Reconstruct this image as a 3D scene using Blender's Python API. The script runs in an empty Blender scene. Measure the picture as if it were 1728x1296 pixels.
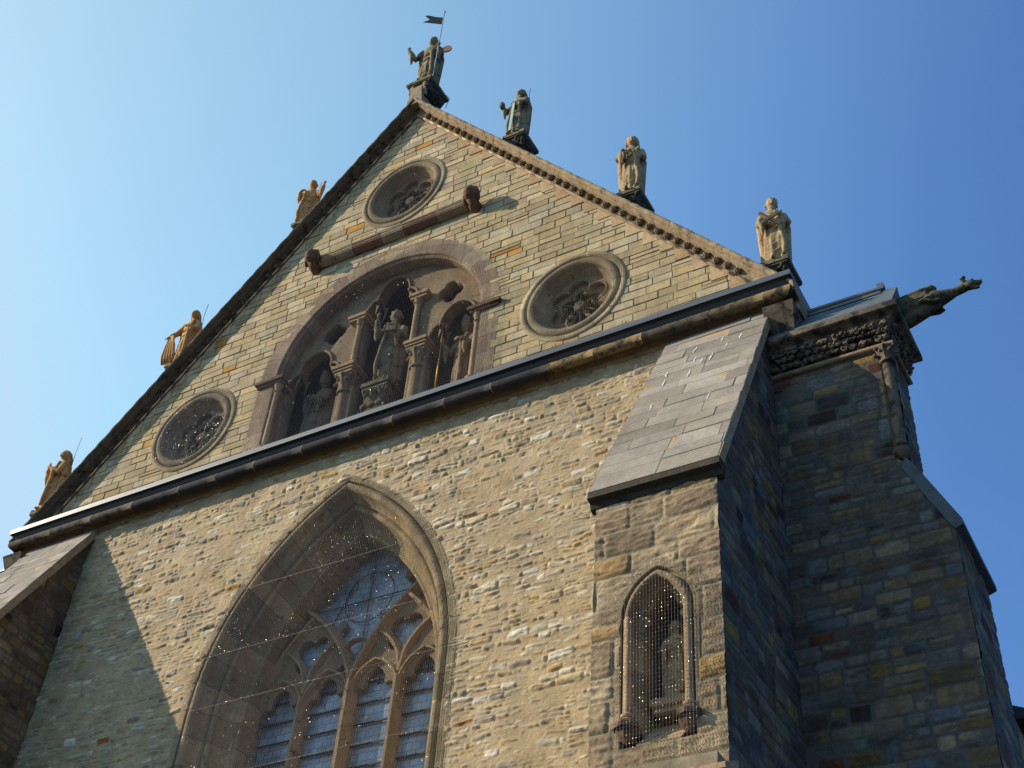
import bpy, math, random
import numpy as np
from mathutils import Vector, Matrix
random.seed(7); rng = np.random.default_rng(11)
scene = bpy.context.scene
COL = scene.collection
R_ = math.radians

# ------------------------------------------------------------------ camera
cam_data = bpy.data.cameras.new("camera"); cam = bpy.data.objects.new("camera", cam_data); COL.objects.link(cam)
cam_data.sensor_width = 36; cam_data.lens = 48.08; cam_data.clip_end = 5000; cam_data.clip_start = 0.1
rt = Vector((0.8736066298, 0.4820905182, 0.0663339172)); dn = Vector((-0.2877066523, 0.6216092279, -0.7285786505)); fw = Vector((-0.3924746343, 0.6174064301, 0.6817425918))
cam.matrix_world = Matrix(((rt.x, -dn.x, -fw.x, 11.93355784), (rt.y, -dn.y, -fw.y, -13.94659459), (rt.z, -dn.z, -fw.z, -15.53412032), (0, 0, 0, 1)))
scene.camera = cam

# ------------------------------------------------------------------ sky and sun
SUN = Vector((-2.2, -1.0, 1.27)).normalized()      # direction towards the sun
elev = math.asin(SUN.z); azim = math.atan2(SUN.x, SUN.y)
world = bpy.data.worlds.new("World"); scene.world = world; world.use_nodes = True
wn = world.node_tree.nodes; wl = world.node_tree.links
bg = wn["Background"]; sky = wn.new("ShaderNodeTexSky"); sky.sky_type = 'NISHITA'; sky.sun_disc = False
sky.sun_elevation = elev; sky.sun_rotation = azim; sky.air_density = 1.0; sky.dust_density = 2.2; sky.ozone_density = 3.0; sky.altitude = 100
# clear-sky gradient by angle from the sun: deeper blue away from it, milky brightness towards it
EXPO = 0.3; BGS = 0.13
tcw = wn.new("ShaderNodeTexCoord"); dt = wn.new("ShaderNodeVectorMath"); dt.operation = 'DOT_PRODUCT'; wl.new(tcw.outputs["Generated"], dt.inputs[0]); dt.inputs[1].default_value = SUN
mr = wn.new("ShaderNodeMapRange"); mr.inputs[1].default_value = -1; mr.inputs[2].default_value = 1; wl.new(dt.outputs["Value"], mr.inputs[0])
cr = wn.new("ShaderNodeValToRGB"); wl.new(mr.outputs[0], cr.inputs[0]); cr.color_ramp.interpolation = 'LINEAR'
KEYS = [(-1.0, .5, .7, .95), (-.2, .6, .82, 1.1), (0.0, .80, 1.14, 1.48), (.10, .84, 1.2, 1.54), (.17, .90, 1.32, 1.65), (.34, 1.38, 1.82, 1.93), (.46, 1.77, 2.15, 1.94), (.58, 2.04, 2.38, 1.93), (.70, 2.02, 2.25, 1.78), (.80, 1.9, 2.0, 1.7), (1.0, 1.9, 1.9, 1.7)]
el_ = cr.color_ramp.elements
for i_, k_ in enumerate(KEYS):
    e_ = el_[0] if i_ == 0 else (el_[1] if i_ == len(KEYS)-1 else None)
    if e_ is None: e_ = el_.new((k_[0]+1)/2)
for e_, k_ in zip(sorted(el_, key=lambda e: e.position), KEYS): e_.position = (k_[0]+1)/2; e_.color = (k_[1]*.4, k_[2]*.4, k_[3]*.4, 1)
mm = wn.new("ShaderNodeVectorMath"); mm.operation = 'MULTIPLY'; wl.new(sky.outputs[0], mm.inputs[0]); wl.new(cr.outputs[0], mm.inputs[1])
sc = wn.new("ShaderNodeVectorMath"); sc.operation = 'SCALE'; wl.new(mm.outputs[0], sc.inputs[0]); sc.inputs["Scale"].default_value = 2.5
mn = wn.new("ShaderNodeVectorMath"); mn.operation = 'MINIMUM'; wl.new(sc.outputs[0], mn.inputs[0]); mn.inputs[1].default_value = [c_/(BGS*2**EXPO) for c_ in (.50, .74, .97)]; v_ = mn.outputs[0]
wl.new(v_, bg.inputs[0]); bg.inputs[1].default_value = BGS
sd = bpy.data.lights.new("sun", 'SUN'); sd.energy = 5.0; sd.angle = R_(0.53); sd.color = (1.0, 0.86, 0.665)
sun = bpy.data.objects.new("sun", sd); COL.objects.link(sun); sun.rotation_euler = (-SUN).to_track_quat('-Z', 'Y').to_euler()
scene.view_settings.view_transform = 'Standard'; scene.view_settings.look = 'None'; scene.view_settings.gamma = 1
scene.view_settings.exposure = EXPO

# ------------------------------------------------------------------ materials
def hexlin(r, g, b):
    f = lambda c: (c/255/12.92 if c/255 <= .04045 else ((c/255+.055)/1.055)**2.4)
    return (f(r), f(g), f(b))
def stone(name, base=None, bump=.6, bscale=30, var=.45, big=2.5, rough=.92, dirt=None, dirt_amt=.5, dist=.012, streak=0):
    m = bpy.data.materials.new(name); m.use_nodes = True
    n = m.node_tree.nodes; l = m.node_tree.links; b = n["Principled BSDF"]; b.inputs["Roughness"].default_value = rough
    if "Specular IOR Level" in b.inputs: b.inputs["Specular IOR Level"].default_value = .25
    tc = n.new("ShaderNodeTexCoord")
    if base is None:
        a = n.new("ShaderNodeAttribute"); a.attribute_name = "col"; c0 = a.outputs["Color"]
    else:
        a = n.new("ShaderNodeRGB"); a.outputs[0].default_value = (*base, 1); c0 = a.outputs[0]
    def noise(scale, detail, rg=.6, vec=None):
        t = n.new("ShaderNodeTexNoise"); t.inputs["Scale"].default_value = scale; t.inputs["Detail"].default_value = detail; t.inputs["Roughness"].default_value = rg
        l.new(vec or tc.outputs["Object"], t.inputs["Vector"]); return t
    def mapr(src, a0, a1, b0, b1):
        r = n.new("ShaderNodeMapRange"); r.inputs[1].default_value = a0; r.inputs[2].default_value = a1; r.inputs[3].default_value = b0; r.inputs[4].default_value = b1
        l.new(src, r.inputs[0]); return r.outputs[0]
    n1 = noise(big, 6); n2 = noise(bscale*.8, 8, .7)
    f1 = mapr(n1.outputs[0], .3, .7, 1-var*.5, 1+var*.5); f2 = mapr(n2.outputs[0], .3, .7, 1-var*.45, 1+var*.45)
    mu = n.new("ShaderNodeMath"); mu.operation = 'MULTIPLY'; l.new(f1, mu.inputs[0]); l.new(f2, mu.inputs[1])
    vm = n.new("ShaderNodeVectorMath"); vm.operation = 'SCALE'; l.new(c0, vm.inputs[0]); l.new(mu.outputs[0], vm.inputs["Scale"])
    out = vm.outputs[0]
    if dirt:
        n3 = noise(big*1.7+1, 8, .65)
        f3 = mapr(n3.outputs[0], .62-dirt_amt*.3, .72-dirt_amt*.25, 0, .9)
        mx = n.new("ShaderNodeMix"); mx.data_type = 'RGBA'; l.new(f3, mx.inputs[0]); l.new(out, mx.inputs[6]); mx.inputs[7].default_value = (*dirt, 1); out = mx.outputs[2]
    if streak:
        mp = n.new("ShaderNodeMapping"); mp.inputs["Scale"].default_value = (9, 9, .5); l.new(tc.outputs["Object"], mp.inputs[0])
        n4 = noise(1, 6, .6, mp.outputs[0]); f4 = mapr(n4.outputs[0], .35, .65, 1-streak, 1+streak*.3)
        v2 = n.new("ShaderNodeVectorMath"); v2.operation = 'SCALE'; l.new(out, v2.inputs[0]); l.new(f4, v2.inputs["Scale"]); out = v2.outputs[0]
    l.new(out, b.inputs["Base Color"])
    nb = noise(bscale, 10, .68); bp = n.new("ShaderNodeBump"); bp.inputs["Strength"].default_value = bump; bp.inputs["Distance"].default_value = dist
    l.new(nb.outputs[0], bp.inputs["Height"]); l.new(bp.outputs[0], b.inputs["Normal"])
    return m
def plain(name, base, rough=.5, metal=0, spec=None):
    m = bpy.data.materials.new(name); m.use_nodes = True; n = m.node_tree.nodes; l = m.node_tree.links; b = n["Principled BSDF"]
    b.inputs["Roughness"].default_value = rough; b.inputs["Metallic"].default_value = metal
    t = n.new("ShaderNodeTexNoise"); t.inputs["Scale"].default_value = 7; t.inputs["Detail"].default_value = 6
    r = n.new("ShaderNodeMapRange"); r.inputs[1].default_value = .3; r.inputs[2].default_value = .7; r.inputs[3].default_value = .75; r.inputs[4].default_value = 1.2
    l.new(t.outputs[0], r.inputs[0]); v = n.new("ShaderNodeVectorMath"); v.operation = 'SCALE'; v.inputs[0].default_value = base; l.new(r.outputs[0], v.inputs["Scale"]); l.new(v.outputs[0], b.inputs["Base Color"])
    return m
M = {}
M['ashlar'] = stone('ashlar_stone', None, bump=.6, bscale=34, var=.5, big=2.2, dist=.014, streak=.12)
M['rubble'] = stone('rubble_stone', None, bump=.8, bscale=34, var=.4, big=3, dist=.02)
M['block'] = stone('weathered_block_stone', None, bump=.8, bscale=22, var=.5, big=2.2, dist=.02, streak=.15)
M['trim'] = stone('dressed_trim_stone', None, bump=.6, bscale=26, var=.5, big=3, dist=.014, dirt=hexlin(84, 72, 58), dirt_amt=.12, streak=.15)
M['coping'] = stone('coping_slab_stone', None, bump=.45, bscale=26, var=.35, big=2, dist=.012, streak=.1)
M['brown'] = stone('brown_sandstone', hexlin(146, 126, 98), bump=.6, bscale=26, var=.55, big=2.5, dist=.014, dirt=hexlin(84, 72, 58), dirt_amt=.12, streak=.12)
M['tan'] = stone('tan_sandstone', hexlin(172, 146, 112), bump=.4, bscale=34, var=.4, big=4, dist=.01, dirt=hexlin(62, 56, 48), dirt_amt=.15)
M['cap'] = stone('rake_cap_stone', hexlin(152, 134, 108), bump=.45, bscale=24, var=.4, big=3, dist=.012, dirt=hexlin(88, 80, 68), dirt_amt=.3)
M['dark'] = stone('blackened_stone', hexlin(66, 60, 52), bump=.7, bscale=22, var=.6, big=4, dist=.02)
M['olive'] = stone('lichen_grey_stone', hexlin(118, 110, 86), bump=.5, bscale=22, var=.6, big=4, dist=.012, dirt=hexlin(56, 52, 42), dirt_amt=.4)
M['warm'] = stone('warm_sandstone', hexlin(190, 148, 96), bump=.4, bscale=24, var=.4, big=5, dist=.01, dirt=hexlin(92, 66, 42), dirt_amt=.2)
M['gstone'] = stone('gargoyle_stone', hexlin(92, 88, 70), bump=.5, bscale=22, var=.6, big=4, dirt=hexlin(44, 42, 36), dirt_amt=.45, dist=.01)
M['capdark'] = stone('stained_cap_stone', hexlin(112, 100, 84), bump=.5, bscale=24, var=.6, big=2.5, dirt=hexlin(40, 38, 36), dirt_amt=.5)
M['soot'] = stone('sooty_rake_stone', hexlin(112, 98, 80), bump=.5, bscale=24, var=.5, big=2.5, dirt=hexlin(52, 48, 42), dirt_amt=.3)  # left rake's darker cap stone: its shade painted in, along with blackening
M['lead'] = plain('lead_sheet', hexlin(104, 106, 110), .45, .6)
M['leaddark'] = plain('dark_lead_roll', (.025, .026, .03), .45, .3)  # near-black colour painting the shadow between flashing and roll
M['leadroof'] = stone('weathered_lead_roof', hexlin(84, 94, 98), bump=.3, bscale=9, var=.5, big=2, dist=.01, rough=.7)
M['iron'] = plain('black_iron', (.012, .012, .014), .5, .6)
M['bronze'] = plain('pale_patina_bronze', hexlin(150, 178, 160), .5, .2)
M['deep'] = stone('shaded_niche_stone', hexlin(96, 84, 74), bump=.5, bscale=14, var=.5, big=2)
M['wire'] = plain('net_wire', (.42, .38, .33), .42, .7)
M['glint'] = plain('net_knot_metal', (.6, .56, .5), .42, 1.0)
M['void'] = plain('dark_interior', (.012, .011, .012), .95)
M['slate'] = stone('roof_slate', (.05, .055, .065), bump=.3, bscale=12, var=.5)
M['gold'] = plain('gilded_metal', hexlin(200, 150, 60), .4, .6)

# ------------------------------------------------------------------ mesh helpers
def link(name, me, parent=None, mats=()):
    o = bpy.data.objects.new(name, me); COL.objects.link(o)
    for m in mats: me.materials.append(m)
    if parent is not None: o.parent = parent
    return o
def mk(name, verts, faces, mat, parent=None, smooth=False, cols=None, mi=None):
    """cols: per-face linear colours"""
    me = bpy.data.meshes.new(name); me.from_pydata([tuple(v) for v in verts], [], [tuple(f) for f in faces])
    if cols is not None:
        a = me.color_attributes.new("col", 'FLOAT_COLOR', 'CORNER')
        cnt = np.array([len(f) for f in faces]); c = np.array(cols, dtype=np.float32)[:, :3]
        c = np.c_[c, np.ones(len(c))]; a.data.foreach_set("color", np.repeat(c, cnt, axis=0).astype(np.float32).ravel())
    mats = mat if isinstance(mat, (list, tuple)) else [mat]
    o = link(name, me, parent, mats)
    if mi is not None: me.polygons.foreach_set("material_index", np.array(mi, dtype=np.int32))
    if smooth: me.polygons.foreach_set("use_smooth", np.ones(len(me.polygons), dtype=bool))
    me.update(); return o
class MB:
    def __init__(s): s.v = []; s.f = []; s.c = []; s.m = []
    def add(s, v, f, c=None, m=0):
        b = len(s.v); s.v += [tuple(p) for p in v]; s.f += [tuple(i+b for i in q) for q in f]; s.c += [c or (.3, .3, .3)]*len(f); s.m += [m]*len(f)
    def box(s, x0, x1, y0, y1, z0, z1, c=None, m=0):
        v = [(x, y, z) for z in (z0, z1) for y in (y0, y1) for x in (x0, x1)]
        s.add(v, [(0, 2, 3, 1), (4, 5, 7, 6), (0, 1, 5, 4), (2, 6, 7, 3), (0, 4, 6, 2), (1, 3, 7, 5)], c, m)
    def prism(s, poly, d, c=None, m=0):
        """poly: 3-D points, d: extrusion vector"""
        k = len(poly); d = Vector(d); v = [Vector(p) for p in poly]+[Vector(p)+d for p in poly]
        s.add(v, [tuple(range(k))[::-1], tuple(range(k, 2*k))]+[(i, (i+1) % k, (i+1) % k+k, i+k) for i in range(k)], c, m)
    def tube(s, pts, rad, n=8, c=None, m=0, cap=True, ell=1.0):
        pts = [Vector(p) for p in pts]; rad = [rad]*len(pts) if not hasattr(rad, '__len__') else rad
        rings = []; up = None
        for i, p in enumerate(pts):
            t = (pts[min(i+1, len(pts)-1)]-pts[max(i-1, 0)]).normalized()
            if up is None: up = t.cross(Vector((0, 1, 0) if abs(t.y) < .9 else (1, 0, 0))).normalized()
            up = (up-t*up.dot(t)).normalized(); w = t.cross(up)
            rings.append([p+(up*math.cos(2*math.pi*k/n)*ell+w*math.sin(2*math.pi*k/n))*rad[i] for k in range(n)])
        v = [q for r in rings for q in r]; f = [(i*n+k, i*n+(k+1) % n, (i+1)*n+(k+1) % n, (i+1)*n+k) for i in range(len(pts)-1) for k in range(n)]
        if cap: f += [tuple(range(n))[::-1], tuple(range((len(pts)-1)*n, len(pts)*n))]
        s.add(v, f, c, m)
    def ball(s, c0, r, nu=12, nv=8, c=None, m=0, rot=None, fn=None):
        r = (r, r, r) if not hasattr(r, '__len__') else r; v = []; c0 = Vector(c0)
        for i in range(nv+1):
            ph = math.pi*i/nv
            for j in range(nu):
                th = 2*math.pi*j/nu; d = Vector((math.sin(ph)*math.cos(th), math.sin(ph)*math.sin(th), math.cos(ph)))
                k = fn(d) if fn else 1
                p = Vector((d.x*r[0]*k, d.y*r[1]*k, d.z*r[2]*k)); p = rot @ p if rot else p; v.append(c0+p)
        f = [(i*nu+j, (i+1)*nu+j, (i+1)*nu+(j+1) % nu, i*nu+(j+1) % nu) for i in range(nv) for j in range(nu)]
        s.add(v, f, c, m)
    def lathe(s, prof, cx, cy, n=16, c=None, m=0, axis='z', oz=0, wob=None):
        """prof (r,z) about vertical axis at cx,cy; axis y: prof (r,y) about axis through (cx,.,cy)"""
        v = []
        for (r, h) in prof:
            for k in range(n):
                a = 2*math.pi*k/n; rr = r*(wob(a, h) if wob else 1)
                v.append((cx+rr*math.cos(a), cy+rr*math.sin(a), h+oz) if axis == 'z' else (cx+rr*math.cos(a), h, cy+rr*math.sin(a)))
        f = [(i*n+k, i*n+(k+1) % n, (i+1)*n+(k+1) % n, (i+1)*n+k) for i in range(len(prof)-1) for k in range(n)]
        if axis == 'y': f = [q[::-1] for q in f]
        s.add(v, f, c, m)
    def done(s, name, mat, parent=None, smooth=False, cols=False):
        return mk(name, s.v, s.f, mat, parent, smooth, s.c if cols else None, s.m if isinstance(mat, (list, tuple)) else None)
def empty(name, loc=(0, 0, 0), rz=0, sc=1):
    o = bpy.data.objects.new(name, None); COL.objects.link(o); o.location = loc; o.rotation_euler = (0, 0, rz); o.scale = (sc, sc, sc); o.empty_display_size = .2; return o
def tag(o, label=None, cat=None, group=None, kind=None):
    for k, v in (('label', label), ('category', cat), ('group', group), ('kind', kind)):
        if v: o[k] = v
    return o
def smooth_by_angle(o, ang=40):
    try: o.data.set_sharp_from_angle(angle=R_(ang))
    except Exception: pass
    return o

# ------------------------------------------------------------------ numpy noise
def hash2(ix, iz, seed):
    h = (ix.astype(np.int64)*374761393+iz.astype(np.int64)*668265263+seed*1442695041) & 0xffffffff
    h = ((h ^ (h >> 13))*1274126177) & 0xffffffff
    return ((h ^ (h >> 16)) & 0xffff)/65535.0
def vnoise(x, z, seed=0):
    ix = np.floor(x); iz = np.floor(z); fx = x-ix; fz = z-iz; fx = fx*fx*(3-2*fx); fz = fz*fz*(3-2*fz)
    a = hash2(ix, iz, seed); b = hash2(ix+1, iz, seed); c = hash2(ix, iz+1, seed); d = hash2(ix+1, iz+1, seed)
    return (a*(1-fx)+b*fx)*(1-fz)+(c*(1-fx)+d*fx)*fz
def fbm(x, z, seed=0, octv=4, g=.5):
    s = 0; a = 1; t = 0
    for i in range(octv): s = s+a*(vnoise(x*2**i, z*2**i, seed+i*17)*2-1); t += a; a *= g
    return s/t
def sstep(e0, e1, x):
    t = np.clip((x-e0)/(e1-e0), 0, 1); return t*t*(3-2*t)

PAL_RUB = [(182, 164, 130), (188, 174, 146), (170, 152, 122), (198, 188, 162), (162, 150, 130), (174, 150, 112), (186, 168, 132), (152, 142, 126), (208, 200, 182), (176, 168, 148)]
PAL_BLK = [(164, 142, 110), (154, 132, 102), (172, 150, 118), (146, 126, 100), (160, 132, 90), (150, 130, 104), (176, 156, 126)]
PAL_SHADE = [(112, 100, 84), (96, 94, 90), (106, 100, 88), (86, 76, 66), (102, 84, 62), (80, 82, 84), (112, 102, 80), (92, 94, 84), (78, 72, 68), (118, 98, 62)]  # tones lowered to paint extra shade into the coursed faces away from the sun
def hf_wall(name, u0, u1, v0, v1, step, frame, style, parent, mat, keep=None, seed=1, backing=.0):
    """A masonry face as a relief grid: irregular courses of stones standing out of smeared mortar."""
    rs = np.random.default_rng(seed)
    o, U, V, N = [np.array(q, float) for q in frame]
    nu = int(round((u1-u0)/step)); nv = int(round((v1-v0)/step))
    uu, vv = np.meshgrid(np.linspace(u0, u1, nu+1), np.linspace(v0, v1, nv+1))
    S = dict(rubble=dict(rh=(.05, .15), w=(.08, .36), warp=.06, amp=(.006, .026), inset=(.0, .012), edge=.022, mort=.007, rough=.026, pal=PAL_RUB, mcol=(180, 159, 124), split=.3),
             block=dict(rh=(.26, .46), w=(.32, .75), warp=.012, amp=(.008, .026), inset=(.004, .010), edge=.025, mort=.006, rough=.022, pal=PAL_BLK, mcol=(150, 138, 112), split=.12),
             coursed=dict(rh=(.13, .27), w=(.16, .5), warp=.018, amp=(.004, .02), inset=(.004, .014), edge=.018, mort=.006, rough=.008, pal=PAL_SHADE, mcol=(92, 88, 82), split=.2))['coursed' if style == 'coursed_warm' else style]
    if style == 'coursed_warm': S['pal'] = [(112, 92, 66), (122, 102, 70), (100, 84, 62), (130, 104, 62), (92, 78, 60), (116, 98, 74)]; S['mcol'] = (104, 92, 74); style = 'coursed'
    w = S['warp']
    x = uu+w*fbm(uu*3.1, vv*3.1, seed+5, 3); z = vv+w*.8*fbm(uu*2.3, vv*4.1, seed+9, 3)+(.05*fbm(uu*.5, vv*.7, seed+3, 2) if style == 'rubble' else .012*fbm(uu*.6, vv*.8, seed+3, 2))
    rows = [v0-.6]
    while rows[-1] < v1+.6: rows.append(rows[-1]+rs.uniform(*S['rh']))
    rows = np.array(rows); ri = np.clip(np.searchsorted(rows, z.ravel(), side='right')-1, 0, len(rows)-2)
    xf = x.ravel(); zf = z.ravel(); N_ = xf.size
    dx = np.zeros(N_); sid = np.zeros(N_, int); dz = np.minimum(zf-rows[ri], rows[ri+1]-zf); nid = 0
    order = np.argsort(ri, kind='stable'); sr = ri[order]; bounds = np.searchsorted(sr, np.arange(len(rows)))
    for r in range(len(rows)-1):
        idx = order[bounds[r]:(bounds[r+1] if r+1 < len(bounds) else N_)]
        if len(idx) == 0: continue
        bs = [u0-1.0+rs.uniform(0, .3)]
        rhh = rows[r+1]-rows[r]
        while bs[-1] < u1+1: bs.append(bs[-1]+rs.uniform(*S['w'])*(.6+rhh/np.mean(S['rh'])*.4))
        bs = np.array(bs); k = np.clip(np.searchsorted(bs, xf[idx], side='right')-1, 0, len(bs)-2)
        dx[idx] = np.minimum(xf[idx]-bs[k], bs[k+1]-xf[idx])
        # some stones split into two thin ones
        spl = rs.random(len(bs)) < S['split']; mid = (rows[r]+rows[r+1])/2+rs.uniform(-.02, .02, len(bs))
        sp = spl[k]; up = zf[idx] > mid[k]
        d2 = np.abs(zf[idx]-mid[k]); dz[idx] = np.where(sp, np.minimum(dz[idx], d2), dz[idx])
        sid[idx] = nid+2*k+(sp & up); nid += 2*len(bs)
    amp = rs.uniform(*S['amp'], nid+1); ins = rs.uniform(*S['inset'], nid+1); tz = rs.normal(0, .10 if style == 'rubble' else .03, nid+1); tx = rs.normal(0, .04 if style == 'rubble' else .01, nid+1)
    pal = np.array([hexlin(*c) for c in S['pal']]); 
    if style == 'coursed':
        ci = rs.integers(0, len(pal), nid+1); cols = pal[ci]*rs.uniform(.8, 1.6, (nid+1, 1))
        red = rs.random(nid+1); cols[red < .034] = np.array(hexlin(112, 70, 46))*rs.uniform(.45, 1.1, ((red < .034).sum(), 1)); cols[red > .975] = np.array(hexlin(60, 48, 42))
        cols[(red > .92) & (red < .95)] = np.array(hexlin(136, 112, 62))
    else:
        ci = rs.integers(0, len(pal), nid+1); cols = pal[ci]*rs.uniform(.84, 1.14, (nid+1, 1)); red = rs.random(nid+1)
        cols[red < .004] = np.array(hexlin(158, 100, 58)); cols[(red > .02) & (red < .05)] = np.array(hexlin(170, 138, 88))
    uf = uu.ravel(); vf = vv.ravel()
    d = np.minimum(dx, dz) - .25*np.minimum(.03, .0)
    rnd = 1/(1/np.maximum(dx, 1e-4)**2+1/np.maximum(dz, 1e-4)**2)**.5      # rounded corners
    prof = sstep(0, S['edge'], rnd-ins[sid])
    lam = fbm(uf*7, vf*26, seed+31, 4)
    hs = amp[sid]*prof*(1+.0*lam)+prof*S['rough']*lam+prof*(tz[sid]*dz*.6+tx[sid]*dx*.4)
    mort = S['mort']*(.6+1.0*fbm(uf*1.3, vf*1.3, seed+41, 3))+.004*fbm(uf*14, vf*14, seed+43, 3)
    if style == 'rubble': mort = mort+.009*sstep(.15, .6, fbm(uf*.9, vf*1.6, seed+47, 3))
    h = np.maximum(hs, mort) if style == 'rubble' else np.where(prof > .3, np.maximum(hs, mort*.4), mort*.4+hs)
    mask = sstep(-.002, .006, hs-mort*(1 if style == 'rubble' else .5))*prof
    mc = np.array(hexlin(*S['mcol']))*(1+.22*fbm(uf*2.2, vf*2.2, seed+51, 4))[:, None]
    colr = cols[sid]*(1+.25*fbm(uf*9, vf*20, seed+61, 3))[:, None]*(mask)[:, None]+mc*(1-mask)[:, None]
    if style != 'rubble':
        big_ = fbm(uf*1.1, vf*1.1, seed+71, 4)
        colr = colr*(1+.2*big_)[:, None]
    P = o+uf[:, None]*U+vf[:, None]*V+(h-backing)[:, None]*N
    ii = (np.arange(nv)[:, None]*(nu+1)+np.arange(nu)[None, :]).ravel()
    q = np.stack([ii, ii+1, ii+nu+2, ii+nu+1], 1)
    if keep is not None:
        cu = (uf[q[:, 0]]+uf[q[:, 2]])/2; cv = (vf[q[:, 0]]+vf[q[:, 2]])/2; q = q[keep(cu, cv)]
    used = np.zeros(len(P), bool); used[q.ravel()] = True; remap = np.cumsum(used)-1; P = P[used]; colr = colr[used]; q = remap[q]
    me = bpy.data.meshes.new(name); me.vertices.add(len(P)); me.vertices.foreach_set("co", P.astype(np.float32).ravel())
    me.loops.add(q.size); me.loops.foreach_set("vertex_index", q.astype(np.int32).ravel())
    me.polygons.add(len(q)); me.polygons.foreach_set("loop_start", np.arange(0, q.size, 4, dtype=np.int32)); 
    me.polygons.foreach_set("use_smooth", np.ones(len(q), dtype=bool)); me.update(calc_edges=True)
    a = me.color_attributes.new("col", 'FLOAT_COLOR', 'POINT'); a.data.foreach_set("color", np.c_[np.clip(colr, 0, 1), np.ones(len(colr))].astype(np.float32).ravel())
    me.validate(); return link(name, me, parent, [mat])

def clip_poly(poly, a, b, c):
    """keep a*u+b*v<=c"""
    out = []
    for i in range(len(poly)):
        p = poly[i]; q = poly[(i+1) % len(poly)]; dp = a*p[0]+b*p[1]-c; dq = a*q[0]+b*q[1]-c
        if dp <= 0: out.append(p)
        if (dp < 0) != (dq < 0) and dp != dq:
            t = dp/(dp-dq); out.append((p[0]+(q[0]-p[0])*t, p[1]+(q[1]-p[1])*t))
    return out
def area(p): return .5*sum(p[i][0]*p[(i+1) % len(p)][1]-p[(i+1) % len(p)][0]*p[i][1] for i in range(len(p)))
def cells(name, u0, u1, v0, v1, rh, wr, frame, parent, mat, pal, planes=(), push=(), joint=.012, relief=(.006, .014), mcol=(120, 108, 84), seed=1, odd=None, jit=.0):
    """Dressed masonry: every block its own raised face between recessed joints; push = [(fn inside(u,v)->bool, fn project)]"""
    rs = random.Random(seed); o, U, V, N = [Vector(q) for q in frame]; mb = MB(); mc = hexlin(*mcol)
    v = v0; row = 0
    while v < v1-1e-6:
        h = min(rs.uniform(*rh), v1-v); h = h if v1-v-h > .06 else v1-v
        u = u0-rs.uniform(0, wr[1]*.7)
        while u < u1:
            w = rs.uniform(*wr)
            if rs.random() < .12: w *= 1.4
            a, b = max(u, u0), min(u+w, u1); u += w
            if b-a < .02: continue
            subs = [(v, v+h)] if (rs.random() > .05 or h < .13) else [(v, v+h*.5), (v+h*.5, v+h)]
            for (s0, s1) in subs:
                poly = [(a, s0), (b, s0), (b, s1), (a, s1)]
                for pl in planes:
                    poly = clip_poly(poly, *pl)
                    if len(poly) < 3: break
                if len(poly) < 3 or area(poly) < .0006: continue
                skip = False
                for (inside, near, project) in push:
                    cu = sum(p[0] for p in poly)/len(poly); cv = sum(p[1] for p in poly)/len(poly)
                    if not near(cu, cv): continue
                    dense = []
                    for i in range(len(poly)):
                        p = poly[i]; q = poly[(i+1) % len(poly)]; k = max(1, int(math.hypot(q[0]-p[0], q[1]-p[1])/.05))
                        dense += [(p[0]+(q[0]-p[0])*t/k, p[1]+(q[1]-p[1])*t/k) for t in range(k)]
                    ins = [inside(*p) for p in dense]
                    if all(ins): skip = True; break
                    if any(ins): poly = [project(*p) if i else p for p, i in zip(dense, ins)]
                if skip or abs(area(poly)) < .0008: continue
                n = len(poly)
                def inset(d):
                    out = []
                    for i in range(n):
                        p0 = Vector(poly[i-1]); p = Vector(poly[i]); p1 = Vector(poly[(i+1) % n]); e0 = (p-p0); e1 = (p1-p)
                        if e0.length < 1e-5 or e1.length < 1e-5: out.append(p.copy()); continue
                        e0.normalize(); e1.normalize(); n0 = Vector((-e0.y, e0.x)); n1 = Vector((-e1.y, e1.x)); m = n0+n1
                        if m.length < .2: out.append(p+n0*d); continue
                        m.normalize(); out.append(p+m*min(d/max(m.dot(n0), .35), d*2.2))
                    return out
                j = joint*rs.uniform(.35, 1.45)/2; mk_ = rs.uniform(.8, 1.35); mcv = tuple(q*mk_ for q in mc); A = inset(j); B = inset(j+.007)
                if area([(p.x, p.y) for p in B]) < area(poly)*.25: continue
                rel = rs.uniform(*relief); tu, tv = rs.gauss(0, .006), rs.gauss(0, .010); cu = (a+b)/2; cv = (s0+s1)/2
                J = [(rs.gauss(0, jit), rs.gauss(0, jit)) for _ in range(n)] if jit and n <= 5 else [(0, 0)]*n
                P = [o+U*p[0]+V*p[1] for p in poly]+[o+U*(p.x+q[0])+V*(p.y+q[1]) for p, q in zip(A, J)]+[o+U*(p.x+q[0])+V*(p.y+q[1])+N*(rel+tu*(p.x-cu)+tv*(p.y-cv)) for p, q in zip(B, J)]
                base = rs.choice(pal); c = hexlin(*base); k = rs.uniform(.82, 1.15); c = (c[0]*k, c[1]*k, c[2]*k)
                if odd and rs.random() < odd[0]: c = hexlin(*rs.choice(odd[1]))
                mb.add(P, [(i, (i+1) % n, n+(i+1) % n, n+i) for i in range(n)], mcv)
                b0 = len(mb.v)-3*n
                mb.f += [tuple(b0+t for t in (n+i, n+(i+1) % n, 2*n+(i+1) % n, 2*n+i)) for i in range(n)]; mb.c += [c]*n; mb.m += [0]*n
                mb.f.append(tuple(b0+2*n+i for i in range(n))); mb.c.append(c); mb.m.append(0)
        v += h; row += 1
    return mb.done(name, mat, parent, cols=True)

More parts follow.
